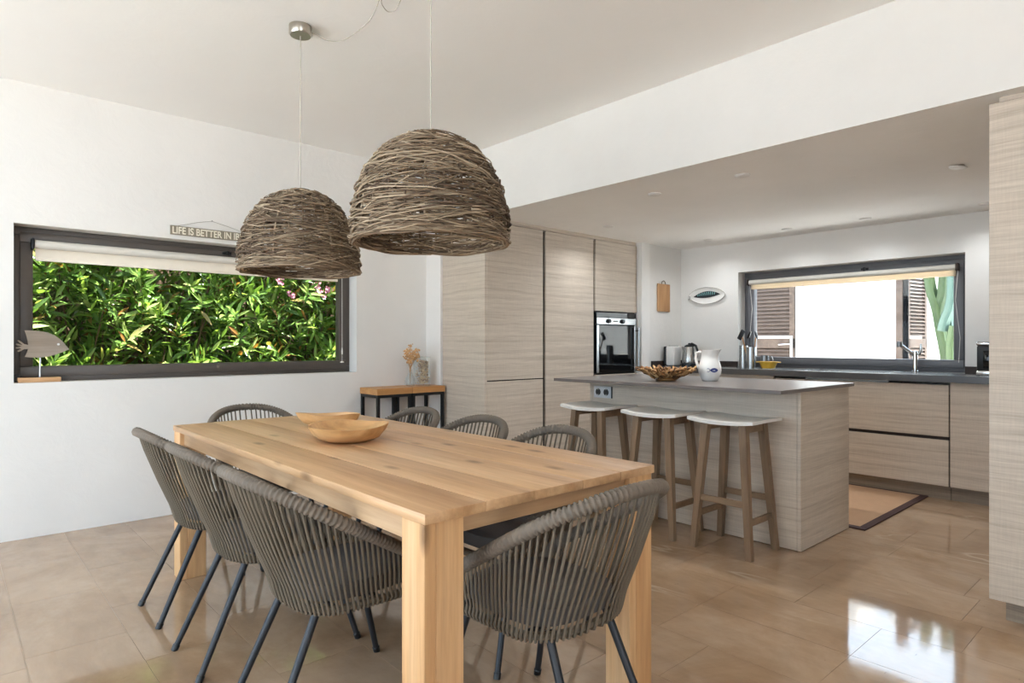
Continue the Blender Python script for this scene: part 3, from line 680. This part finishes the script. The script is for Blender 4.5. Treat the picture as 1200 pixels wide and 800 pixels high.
# carved wooden bowls
bw = thing('carved_bowl', 'carved oval wooden bowl on the dining table', 'bowl', (1.265, 2.425, TZ))
bw.rotation_euler = (0, 0, -.75)
def boat(a, b, h_, tip=0.0, n=40, th=.008):
    prof = [(.40, 0), (.52, .01), (.76, .24), (.92, .62), (1.0, 1.0), (.96, 1.0), (.88, .64), (.70, .30), (.40, .14), (.001, .11)]
    q_ = MB(); vs_ = []
    for r_, z_ in prof:
        for k in range(n):
            t_ = 2 * PI * k / n; c_, s_ = math.cos(t_), math.sin(t_)
            lift = 1 + .10 * c_ * c_ + .05 * math.sin(3 * t_ + 1)
            ex = a * r_ * c_ * (1 + tip * (c_ > 0) * c_ ** 6); ey = b * r_ * s_ * (1 - .25 * tip * abs(c_) ** 2)
            vs_.append((ex, ey, h_ * z_ * (lift if z_ > .3 else 1)))
    fs_ = [(i * n + k, i * n + (k + 1) % n, (i + 1) * n + (k + 1) % n, (i + 1) * n + k) for i in range(len(prof) - 1) for k in range(n)]
    fs_.append(tuple(range(n - 1, -1, -1))); return q_.add(vs_, fs_)
boat(.165, .18, .064).build('bowl', 'bowl_wood', bw, True, world=False)
bs = thing('carved_scoop', 'pointed carved wooden scoop lying behind the oval bowl', 'scoop', (1.42, 2.88, TZ))
bs.rotation_euler = (0, 0, 2.41)
boat(.13, .075, .06, .45).build('bowl', 'bowl_wood', bs, True, world=False)

# ------------------------------------------------------------------ rope chairs
def rim_pt(u):                       # u 0..1 from right front arm end round the back to left front
    a = (u - .5) * 2; s_ = abs(a); sg = 1 if a > 0 else -1
    L1 = .46                        # side fraction ends here going to the back
    if s_ > L1:
        k = (s_ - L1) / (1 - L1); x = .247 - .020 * k ** 1.5 ; y = -.09 + k * .35
    else:
        th = s_ / L1 * PI / 2; x = .247 * math.sin(th) ** .86; y = -.09 - .228 * math.cos(th) ** .94
    z = .592 - .585 * y
    if s_ > .90: z -= (s_ - .90) / .1 * .035
    return Vector((sg * x, y, z))
def ring_pt(u):
    a = (u - .5) * 2; s_ = abs(a); sg = 1 if a > 0 else -1
    L1 = .44
    if s_ > L1:
        k = (s_ - L1) / (1 - L1); x = .192 + .010 * k; y = -.04 + k * .29
    else:
        th = s_ / L1 * PI / 2; x = .192 * math.sin(th) ** .8; y = -.04 - .118 * math.cos(th) ** .85
    return Vector((sg * x, y, .385))
def make_chair():
    c = thing('rope_armchair', '', 'chair', (0, 0, 0), group='rope armchairs around the dining table')
    n = 348
    MB().tube([rim_pt(i / n) for i in range(n + 1)], [.0145 if i % 3 == 0 else .0205 for i in range(n + 1)], 9).build('rim', 'rope_rim', c, True, world=False, ang=None)
    q = MB(); N = 70
    for i in range(N + 1):
        u = i / N * .985 + .0075; v = max(0, min(1, u + (random.uniform(-1, 1) * .0008)))
        p0 = rim_pt(u); p3 = ring_pt(v); out = Vector((p0.x + p3.x, p0.y + p3.y, 0)) * .5
        mid = p0.lerp(p3, .55) + out * .035; m2 = p0.lerp(p3, .85) + out * .03
        q.tube([p0 + Vector((0, 0, .012)), p0.lerp(p3, .2) + out * .02, mid, m2, p3 + out.normalized() * .014, p3 + out.normalized() * .010 + Vector((0, 0, -.012)), p3 + Vector((0, 0, -.015)) - out.normalized() * .004], .0041, 6, False)
    q.build('rope_strands', 'rope', c, True, world=False, kind='stuff')
    q = MB(); loop = [ring_pt(i / 60) for i in range(61)]
    fr_ = [Vector((.202 - .404 * i / 10, .25 + .018 * math.sin(PI * i / 10), .385)) for i in range(1, 10)]
    q.tube(loop + [Vector((-p.x, p.y, p.z)) for p in fr_], .011, 8, closed=True)
    q.build('seat_ring', 'rope', c, True, world=False)
    q = MB()
    for y in (-.08, .05, .18): q.tube([(-.195, y, .385), (.195, y, .385)], .009, 8)
    q.build('seat_frame', 'charcoal_metal', c, True, world=False)
    cu = []
    for i in range(48):
        a = 2 * PI * i / 48; cc, ss = math.cos(a), math.sin(a)
        cu.append((.183 * math.copysign(abs(cc) ** .62, cc), .045 + .195 * math.copysign(abs(ss) ** .62, ss)))
    vs_ = []; lv = [(.90, .396), (.985, .402), (1.0, .415), (1.0, .432), (.97, .446), (.80, .455), (.45, .458), (.001, .459)]
    for r_, z in lv: vs_ += [(x * r_, .045 + (y - .045) * r_, z) for x, y in cu]
    fs_ = [(i * 48 + k, i * 48 + (k + 1) % 48, (i + 1) * 48 + (k + 1) % 48, (i + 1) * 48 + k) for i in range(len(lv) - 1) for k in range(48)] + [tuple(range(47, -1, -1))]
    MB().add(vs_, fs_).build('cushion', 'cushion', c, True, world=False)
    for sx in (-1, 1):
        for top_, foot in (((.118, -.105), (.152, -.282)), ((.165, .17), (.218, .28))):
            t3 = Vector((sx * top_[0], top_[1], .385)); f3 = Vector((sx * foot[0], foot[1], .0))
            d = (t3 - f3)
            l_ = MB().tube([f3 + d * .004, t3], [.0105, .0125], 12).build('leg', 'charcoal_metal', c, True, world=False)
            MB().tube([f3, f3 + d * .05, f3 + d * .056], [.0125, .0135, .0115], 12).build('foot_cap', 'black_plastic', l_, True, world=False)
    return c
ch0 = make_chair()
CH = [(.925, 1.875, -PI / 2, 'rope armchair on the window-wall side, nearest of the left row'),
      (.925, 2.455, -PI / 2, 'rope armchair in the middle of the left row along the table'),
      (.925, 2.998, -PI / 2, 'rope armchair at the far end of the left row along the table'),
      (1.69, 1.86, PI / 2, 'rope armchair on the island side, closest to the near table end'),
      (1.69, 2.395, PI / 2, 'rope armchair on the island side, middle of that row'),
      (1.69, 2.945, PI / 2, 'rope armchair on the island side, in front of the console tables'),
      (1.32, 1.295, 0, 'rope armchair at the near head of the dining table'),
      (1.32, 3.50, PI, 'rope armchair at the far head of the dining table')]
for i, (x, y, rz, lb) in enumerate(CH):
    c = ch0 if i == 0 else copy_tree(ch0)
    c.location = (x, y, 0); c.rotation_euler = (0, 0, rz); c['label'] = lb

# ------------------------------------------------------------------ wicker pendants
def dome_r(h):                       # h 0 rim .. 1 crown
    return .283 * (1 - max(0, h) ** 2.35) ** .52 * (1 - .03 * (1 - h)) if h < 1 else 0
HD = .40
def wicker_shade(parent):
    q = MB(); rnd = random.Random(3)
    for k in range(760):
        h = rnd.random() ** .95 * .93 if k < 640 else rnd.random() * .12; span = rnd.uniform(1.0, 2.6); a0 = rnd.uniform(0, 2 * PI); tilt = rnd.uniform(-.14, .14) * (1 if rnd.random() < .8 else 1.8)
        lay = rnd.uniform(-.016, .012); r_ = rnd.uniform(.0018, .0038); n = int(8 + span * 6); ph = rnd.uniform(0, 6.28); am = rnd.uniform(.002, .012)
        pts = []
        for i in range(n + 1):
            s_ = i / n; a = a0 + span * (s_ - .5); hh = h + tilt * (s_ - .5) * 2 + am * math.sin(a * 5 + ph)
            hh = min(.985, max(.005, hh)); rad = dome_r(hh) + lay + .005 * math.sin(a * 11 + ph)
            pts.append((rad * math.cos(a), rad * math.sin(a), hh * HD))
        q.tube(pts, [r_ * (1 - .35 * i / n) for i in range(n + 1)], 5)
    for k in range(26):
        a = 2 * PI * k / 26
        q.tube([((dome_r(h) - .004) * math.cos(a), (dome_r(h) - .004) * math.sin(a), h * HD) for h in np.linspace(0, .99, 10)], .0038, 5)
    for k in range(5):
        ph = k * 1.3
        q.tube([((dome_r(.01) + .004 * math.sin(6 * a + ph)) * math.cos(a), (dome_r(.01) + .004 * math.sin(6 * a + ph)) * math.sin(a), .004 * math.cos(6 * a + ph) + .003 * k) for a in np.linspace(0, 2 * PI, 61)[:-1]], .0045, 5, closed=True)
    q.lathe([(.0, .395), (.045, .392), (.06, .385), (.05, .398), (.0, .403)], 16)
    return q.build('shade', 'wicker', parent, True, world=False, kind='stuff', ang=None)
def pendant(x, y, zr, rz, label, rose):
    p = thing('wicker_pendant', label, 'pendant lamp', (x, y, zr), rz, 'wicker pendants over the dining table')
    if rose == 1: sh['o'] = wicker_shade(p)
    else:
        o_ = sh['o'].copy(); COL.objects.link(o_); o_.parent = p; ORG[o_.name] = ORG[p.name]
    MB().tube([(0, 0, HD), (0, 0, ZC - zr)], .0026, 8).build('cord', 'cord_white', p, True, world=False)
    hd = MB().lathe([(.0, .40), (.018, .395), (.02, .34), (.018, .33), (0, .33)], 16).build('lamp_holder', 'black_plastic', p, True, world=False)
    MB().lathe([(.013, .33), (.016, .31), (.03, .28), (.033, .255), (.024, .23), (0, .22)], 20).build('bulb', 'lamp_bulb', hd, True, world=False)
    return p
sh = {}
p1 = pendant(1.288, 2.964, 1.497, 0, 'wicker dome pendant lamp nearer the hedge window', 1)
MB().lathe([(.0, -.046), (.048, -.046), (.053, -.040), (.053, 0), (0, 0)], 28, 0, 0, ZC - 1.497).build('ceiling_rose', 'nickel', p1, True, world=False)
p2 = pendant(1.308, 1.889, 1.51, 2.1, 'wicker dome pendant lamp nearer the camera, in front of the bulkhead', 2)
MB().lathe([(.0, -.018), (.012, -.016), (.014, 0), (0, 0)], 12, 0, 0, ZC - 1.51).build('ceiling_hook', 'nickel', p2, True, world=False)
cps = [(1.336, 2.95, 2.672), (1.382, 2.961, 2.672), (1.427, 2.966, 2.668), (1.48, 2.938, 2.672), (1.5, 2.867, 2.674), (1.494, 2.683, 2.67), (1.464, 2.554, 2.672), (1.43, 2.45, 2.678), (1.425, 2.40, 2.682),
       (1.437, 2.41, 2.682), (1.445, 2.47, 2.674), (1.481, 2.509, 2.67), (1.516, 2.522, 2.668), (1.529, 2.485, 2.670), (1.50, 2.39, 2.676), (1.42, 2.2, 2.68), (1.34, 2.0, 2.682), (1.312, 1.892, 2.676)]
def smooth(pts, k=6):
    P = [Vector(p) for p in pts]; P = [P[0]] + P + [P[-1]]; r = []
    for i in range(1, len(P) - 2):
        for j in range(k):
            t_ = j / k; a, b, c_, d = P[i - 1], P[i], P[i + 1], P[i + 2]
            r.append(.5 * ((2 * b) + (c_ - a) * t_ + (2 * a - 5 * b + 4 * c_ - d) * t_ ** 2 + (3 * b - a - 3 * c_ + d) * t_ ** 3))
    return r + [P[-2]]
tag(MB().tube(smooth(cps), .002, 6).build('ceiling_cable', 'cord_white', None, True), 'thin pale cable looping along the ceiling from the nickel rose', 'cable')

# ------------------------------------------------------------------ downlights
for x, y, lb in ((3.59, 1.902, 'recessed steel downlight above the island worktop end'), (3.596, 2.541, 'recessed steel downlight above the island, further left'), (4.32, .973, 'tilted recessed downlight near the tall end cabinet'), (4.291, 3.51, 'recessed downlight in front of the tall pantry cabinet'),
                 (5.585, 3.315, 'recessed downlight above the fish platter corner'), (5.563, 2.528, 'recessed downlight left of centre above kitchen window'), (5.583, 1.893, 'recessed downlight right of centre above kitchen window'), (5.622, 1.101, 'recessed downlight at the ceiling edge by the tall end cabinet')):
    d = thing('downlight', lb, 'downlight', (x, y, ZS), group='recessed kitchen downlights')
    q = MB().lathe([(.030, -.012), (.040, -.009), (.046, -.003), (.046, 0.0), (.030, .0)], 28)
    if 'tilted' in lb: q.xf(Matrix.Translation((0, 0, -.008)) @ Matrix.Rotation(.18, 4, 'X'))
    q.build('ring', 'white_plastic', d, True, world=False)
    MB().lathe([(.0, -.004), (.031, -.006), (.031, -.001), (0, -.001)], 24).build('reflector', 'nickel', d, True, world=False)
    sl = bpy.data.lights.new('kitchen_fill_spot', 'SPOT'); sl.energy = 13 if x > 5 else (20 if x > 4 else 36); sl.spot_size = math.radians(155); sl.spot_blend = 1.0; sl.shadow_soft_size = .03; sl.color = (.93, .97, 1)  # added fill to lift the dark kitchen; the downlights themselves are unlit
    so = bpy.data.objects.new('kitchen_fill_spot', sl); COL.objects.link(so); so.location = (x, y, ZS - .03)

# ------------------------------------------------------------------ consoles with vases
def console(x0, x1, label):
    c = thing('console_table', label, 'side table', ((x0 + x1) / 2, 4.54, 0), group='pair of console tables by the wall')
    MB().bbox(x0, x1, 4.40, 4.68, .742, .792, .002, 1).build('top', 'console_wood', c)
    w_ = .024
    for x in (x0 + .004, x1 - .004 - w_):
        for y in (4.405, 4.65): MB().box(x, x + w_, y, y + w_, 0, .742).build('leg', 'black_metal', c)
        MB().box(x, x + w_, 4.405 + w_, 4.65, .718, .742).build('rail', 'black_metal', c)
        MB().box(x, x + w_, 4.405 + w_, 4.65, .06, .084).build('rail', 'black_metal', c)
    for y in (4.405, 4.65): MB().box(x0 + .004 + w_, x1 - .004 - w_, y, y + w_, .718, .742).build('rail', 'black_metal', c)
    return c
console(2.538, 2.864, 'small oak-topped console with black legs on the left, under the bare wall')
console(2.867, 3.193, 'small oak-topped console with black legs against the white pilaster')
va = thing('bud_vase', 'pear-shaped clear glass vase on the console tables', 'vase', (2.92, 4.52, .792))
MB().lathe([(.022, 0), (.034, .004), (.044, .02), (.047, .04), (.040, .068), (.022, .10), (.013, .118), (.012, .13), (.014, .137), (.011, .137), (.010, .118), (.036, .065), (.042, .04), (.03, .012), (0, .01)], 28, 2.92, 4.52, .792).build('glass', 'vase_glass', va, True)
fl_ = thing('dried_flowers', 'bunch of dried tan flowers standing in the glass vase', 'dried flowers', (2.92, 4.52, .81))
q = MB(); hq = MB()
for k in range(16):
    a = random.uniform(0, 2 * PI); sp = random.uniform(.02, .075); hgt = random.uniform(.22, .33)
    tip = Vector((2.92 + sp * math.cos(a) + .012, 4.52 + sp * math.sin(a) * .8, .81 + hgt))
    q.tube([(2.92, 4.52, .81), (2.92 + .006 * math.cos(a), 4.52 + .006 * math.sin(a), .95), tip], .0015, 5)
    for j in range(12):
        c_ = tip + Vector((random.uniform(-.02, .02), random.uniform(-.02, .02), random.uniform(-.05, .02))); r_ = random.uniform(.005, .010)
        hq.lathe([(0, -r_), (r_ * .8, -r_ * .4), (r_, r_ * .2), (r_ * .5, r_ * .8), (0, r_)], 6, *c_)
q.build('stems', 'dried_stem', fl_, True, kind='stuff'); hq.build('flower_heads', 'dried_flower', fl_, True, kind='stuff')
pj = thing('glass_vase', 'square clear glass vase filled with pebbles on the right console', 'vase', (3.05, 4.55, .792))
MB().box(3.00, 3.105, 4.49, 4.60, .792, .802).box(3.00, 3.003, 4.49, 4.60, .802, 1.04).box(3.102, 3.105, 4.49, 4.60, .802, 1.04).box(3.003, 3.102, 4.49, 4.493, .802, 1.04).box(3.003, 3.102, 4.597, 4.60, .802, 1.04).build('glass', 'vase_glass', pj)
pq = MB()
for k in range(330):
    x = random.uniform(3.012, 3.093); y = random.uniform(4.502, 4.588); z = random.uniform(.812, 1.005); r_ = random.uniform(.006, .0105)
    if random.random() < .6: y = random.uniform(4.502, 4.52)
    n0 = len(pq.f); pq.lathe([(0, -r_ * .8), (r_ * .8, -r_ * .4), (r_, .1 * r_), (r_ * .6, r_ * .6), (0, r_ * .8)], 6, x, y, z, 1, .9)
    pq.mi[n0:] = [1 if random.random() < .3 else 0] * (len(pq.f) - n0)
pq = pq.build('pebbles', ['pebble', 'pebble_dark'], None, True, kind='stuff'); tag(pq, 'tan and brown pebbles filling the square glass vase', 'pebbles')

# ------------------------------------------------------------------ sign and fish ornament at the dining window
sg = thing('wall_sign', 'narrow taupe plank sign with cream lettering above the window', 'sign', (1.39, YW, 1.885))
MB().bbox(1.131, 1.672, YW - .016, YW - .001, 1.886, 1.946, .002, 1).build('plank', 'sign_wood', sg)
fc = bpy.data.curves.new('lettering', 'FONT'); fc.body = 'LIFE IS BETTER IN IBIZA'; fc.size = .066; fc.offset = .0012; fc.extrude = .0006; fc.align_x = 'LEFT'
to_ = bpy.data.objects.new('lettering', fc); COL.objects.link(to_)
dg = bpy.context.evaluated_depsgraph_get(); me = bpy.data.meshes.new_from_object(to_.evaluated_get(dg)); bpy.data.objects.remove(to_)
xs = [v.co.x for v in me.vertices]; sx_ = .515 / (max(xs) - min(xs)); x0_ = min(xs)
for v in me.vertices: v.co = Vector((1.143 + (v.co.x - x0_) * sx_, YW - .0166 - v.co.z, 1.893 + v.co.y)) - Vector(ORG[sg.name])
me.materials.clear(); me.materials.append(M['letter_cream'])
lt = bpy.data.objects.new('lettering', me); COL.objects.link(lt); lt.parent = sg; ORG[lt.name] = ORG[sg.name]
MB().tube([(1.17, YW - .006, 1.944), (1.30, YW - .006, 1.985), (1.395, YW - .008, 2.006), (1.50, YW - .006, 1.982), (1.64, YW - .006, 1.944)], .0012, 6).build('hanging_string', 'string', sg, True)
MB().tube([(1.395, YW - .014, 2.008), (1.395, YW + .002, 2.006)], [.004, .002], 8).build('nail', 'steel_dark', sg, True)
fo = thing('fish_ornament', 'flat grey wooden fish on a rod standing on the window sill', 'ornament', (.42, 4.735, WZ0))
MB().bbox(.325, .535, 4.705, 4.765, WZ0 + .0005, WZ0 + .03, .004).build('base', 'stand_wood', fo, True)
MB().tube([(.432, 4.735, WZ0 + .028), (.435, 4.735, 1.10)], .0045, 8).build('rod', 'aluminium', fo, True)
F_ = lambda px, py: ((px - 17) / 183 + .318, 1.15 + (402.6 - py) / 196)
pl = [(24.5, 387), (30, 387), (38, 387.6), (45, 389.3), (51, 392.5), (56, 397), (60, 402), (62.5, 406), (64.5, 409.5), (59, 412.5), (52, 415.5), (45, 418), (38, 419), (30, 418.8), (24.5, 418), (26.5, 412.5), (27.5, 409),
      (24, 409), (21.5, 411), (19, 412), (18.2, 411), (20.5, 409), (22.5, 407.8), (18.5, 408.6), (16.8, 408), (17, 406.8), (19, 406.2), (22.3, 405.6), (18.5, 405), (17, 403.6), (17.4, 402.4), (19.2, 402.7), (22.8, 404.2), (19.5, 400.8), (18.2, 399), (19.2, 398.2), (21.5, 400), (24.2, 403), (27.6, 404), (27, 399), (26, 393)]
MB().prism([F_(*p) for p in pl], lambda a, b: (a, 4.742, b), lambda a, b: (a, 4.728, b)).build('fish_body', 'fish_wood', fo)
MB().lathe([(0, 0), (.007, 0), (.007, .003), (0, .003)], 14).xf(Matrix.Translation((F_(54.5, 403.3)[0], 4.728, F_(54.5, 403.3)[1])) @ Matrix.Rotation(PI / 2, 4, 'X')).build('eye', 'white_plastic', fo)

# ------------------------------------------------------------------ outside the dining window: oleander hedge
rng = np.random.default_rng(5)
def leaves(nshoot, x0, x1, y0, y1, z0, z1, name, parent, per=(9, 15)):
    V = []; Fc = []; k = 0
    for s in range(nshoot):
        b = np.array([rng.uniform(x0, x1), rng.uniform(y0, y1), rng.uniform(z0, z1)])
        d = np.array([rng.normal(0, .45), rng.normal(-.45, .35), rng.uniform(.15, 1.0)]); d /= np.linalg.norm(d)
        L = rng.uniform(.12, .28); n = rng.integers(*per)
        e1 = np.cross(d, [0.3, .2, 1]); e1 /= np.linalg.norm(e1); e2 = np.cross(d, e1)
        for i in range(n):
            t_ = (i + .5) / n; a = i * 2.3 + rng.uniform(-.4, .4)
            rad = e1 * math.cos(a) + e2 * math.sin(a); op = rng.uniform(.7, 1.35) * (1.15 - .55 * t_)
            ld = d * math.cos(op) + rad * math.sin(op); ld /= np.linalg.norm(ld)
            ll = rng.uniform(.11, .19); w_ = ll * rng.uniform(.08, .12)
            sd = np.cross(ld, d); sd /= (np.linalg.norm(sd) + 1e-6); nm = np.cross(sd, ld)
            o_ = b + d * L * t_; droop = np.array([0, 0, -1.0]) * ll * rng.uniform(.02, .16)
            m1 = o_ + ld * ll * .35; m2 = o_ + ld * ll * .7 + droop * .45; tp = o_ + ld * ll + droop; f_ = nm * w_ * .35
            V += [o_, m1 + sd * w_ + f_, m1, m1 - sd * w_ + f_, m2 + sd * w_ * .8 + f_, m2, m2 - sd * w_ * .8 + f_, tp]
            Fc += [(k, k + 2, k + 1), (k, k + 3, k + 2), (k + 1, k + 2, k + 5, k + 4), (k + 2, k + 3, k + 6, k + 5), (k + 4, k + 5, k + 7), (k + 5, k + 6, k + 7)]; k += 8
    q_ = MB(); q_.v = [tuple(v) for v in V]; q_.f = Fc; q_.mi = [0] * len(Fc)
    return q_.build(name, 'oleander_leaf', parent, True, kind='stuff', ang=None)
hg = thing('oleander_hedge', 'dense green oleander hedge with pink flowers beyond the long window', 'hedge', (2.0, 6.2, -.12))
leaves(2300, -1.6, 5.4, 5.75, 6.3, .35, 2.75, 'front_leaves', hg)
leaves(1100, -1.6, 5.4, 6.3, 6.6, .1, 2.75, 'inner_leaves', hg)
q = MB()
for k in range(150):
    x = rng.uniform(-1.5, 5.3); y = rng.uniform(5.95, 6.5); z1 = rng.uniform(1.2, 2.6)
    q.tube([(x, y, -.12), (x + rng.uniform(-.15, .15), y - .03, z1 * .5), (x + rng.uniform(-.3, .3), y - rng.uniform(0, .3), z1)], [.012, .009, .004], 5)
q.build('stems', 'twig_brown', hg, True, kind='stuff')
for fx, fz in ((2.38, 1.60), (2.62, 1.70), (2.66, 1.62), (2.27, 1.72), (2.74, 1.66), (.9, 2.2), (3.4, 2.1)):
    q = MB()
    for k in range(9):
        c_ = Vector((fx + rng.uniform(-.035, .035), 5.66 + rng.uniform(-.03, .03), fz + rng.uniform(-.03, .03)))
        for j in range(5):
            a = j * 2 * PI / 5 + rng.uniform(0, 1); d = Vector((math.cos(a), -.35, math.sin(a))) * .016; e = Vector((-math.sin(a), 0, math.cos(a))) * .007
            q.add([c_, c_ + d * .6 + e, c_ + d, c_ + d * .6 - e], [(0, 1, 2, 3)])
    q.build('flower_cluster', 'flower_pink', hg)
structure(MB().box(-3.3, 8.0, 6.75, 6.95, -.12, 2.6).build('wall_boundary', 'soil'))

# ------------------------------------------------------------------ outside the kitchen window: white yard
structure(MB().box(8.6, 8.8, 3.01, 5.6, -.1, 2.45).build('wall_yard', 'outside_white'))
structure(MB().box(10.2, 10.4, -1.5, 3.16, -.1, 2.9).box(8.8, 10.2, 3.01, 3.16, -.1, 2.45).build('wall_yard_back', 'outside_white'))
def shutter(label, loc, rz, w_, h_, handle):
    s = thing('louvred_shutter', label, 'shutter', loc, rz, 'brown louvred shutters in the yard')
    MB().bbox(0, w_, -.02, .02, 0, .09, .003, 1).build('bottom_rail', 'shutter_wood', s, world=False)
    MB().bbox(0, w_, -.02, .02, h_ - .09, h_, .003, 1).build('top_rail', 'shutter_wood', s, world=False)
    MB().bbox(0, w_, -.02, .02, 1.20, 1.31, .003, 1).build('middle_rail', 'shutter_wood', s, world=False)
    for x in (0, w_ - .055): MB().bbox(x, x + .055, -.02, .021, 0, h_, .003, 1).build('stile', 'shutter_wood', s, world=False)
    me_ = None; z = .11
    while z < h_ - .11:
        if not (1.17 < z < 1.32):
            if me_ is None:
                o_ = MB().hexa([(.055, -.022, 0), (w_ - .055, -.022, 0), (w_ - .055, -.016, .0), (.055, -.016, 0)], [(.055, .016, .047), (w_ - .055, .016, .047), (w_ - .055, .022, .047), (.055, .022, .047)]).build('louvre', 'shutter_wood', s, world=False); me_ = o_.data
            else:
                o_ = bpy.data.objects.new('louvre', me_); COL.objects.link(o_); o_.parent = s; ORG[o_.name] = ORG[s.name]
            o_.location = (0, 0, z)
        z += .044
    if handle:
        MB().tube([(w_ - .03, -.02, 1.245), (w_ - .03, -.06, 1.245), (w_ - .05, -.065, 1.245), (w_ - .16, -.065, 1.238)], .008, 10).build('lever_handle', 'chrome', s, True, world=False)
        MB().bbox(w_ - .045, w_ - .015, -.026, -.02, 1.08, 1.34, .003, 1).build('handle_plate', 'aluminium', s, world=False)
    return s
shutter('brown louvred shutter door with chrome lever behind the utensil jars', (7.2, 3.72, -.1), -PI / 2, .54, 2.45, True)
shutter('brown louvred shutter seen edge-on behind the kitchen tap', (8.6, 2.46, -.1), -.12, .52, 2.45, False)
dj = thing('door_frame', 'grey door frame standing beside the louvred shutter door', 'door frame', (7.25, 3.15, -.1))
MB().bbox(7.19, 7.25, 3.10, 3.165, -.1, 2.5, .003, 1).build('post', 'aluminium', dj)
MB().bbox(7.19, 7.25, 3.165, 3.8, 2.40, 2.5, .003, 1).build('lintel', 'aluminium', dj)
gd = thing('glass_door', 'open glass door reflecting the sky behind the tap', 'door', (8.5, 2.55, -.1))
MB().bbox(8.45, 8.50, 2.46, 2.53, -.1, 2.45, .003, 1).build('stile', 'shutter_wood', gd)
MB().box(8.47, 8.478, 2.40, 2.46, -.05, 2.40).build('pane', 'black_glass', gd)
ca = thing('candelabra_cactus', 'tall branching green cactus against the white yard wall', 'cactus', (8.6, 1.95, -.1))
def limb(pts, r_, mat):
    P = smooth(pts, 5); n = 15; vs_ = []; q_ = MB(); rr = []
    q_.tube(P, r_, n)
    k = 0
    out = []
    for i, p_ in enumerate(P):
        for j in range(n):
            v = Vector(q_.v[i * n + j]); out.append(tuple(p_ + (v - p_) * (1.0 if j % 3 == 0 else .55)))
    q_.v = out; q_.build('branch', mat, ca, True, ang=30)
limb([(8.6, 1.98, -.1), (8.6, 2.02, .5), (8.6, 2.06, .98), (8.6, 2.11, 1.3), (8.6, 2.15, 1.56), (8.6, 2.22, 1.85), (8.6, 2.27, 2.4)], .062, 'cactus')
limb([(8.6, 2.14, 1.5), (8.6, 2.12, 1.62), (8.6, 2.09, 1.8), (8.6, 2.06, 2.4)], .058, 'cactus')
limb([(8.5, 2.0, -.1), (8.5, 1.98, .6), (8.5, 1.99, 1.1), (8.5, 1.96, 1.35)], .055, 'cactus')
limb([(8.5, 2.07, 1.3), (8.48, 2.04, 1.42), (8.46, 1.99, 1.55), (8.46, 1.965, 1.75), (8.46, 1.96, 2.3)], .06, 'cactus_blue')
limb([(8.7, 2.02, 1.15), (8.7, 2.05, 1.5), (8.7, 2.0, 1.8), (8.7, 2.01, 2.3)], .05, 'cactus_blue')
bpy.context.view_layer.update()
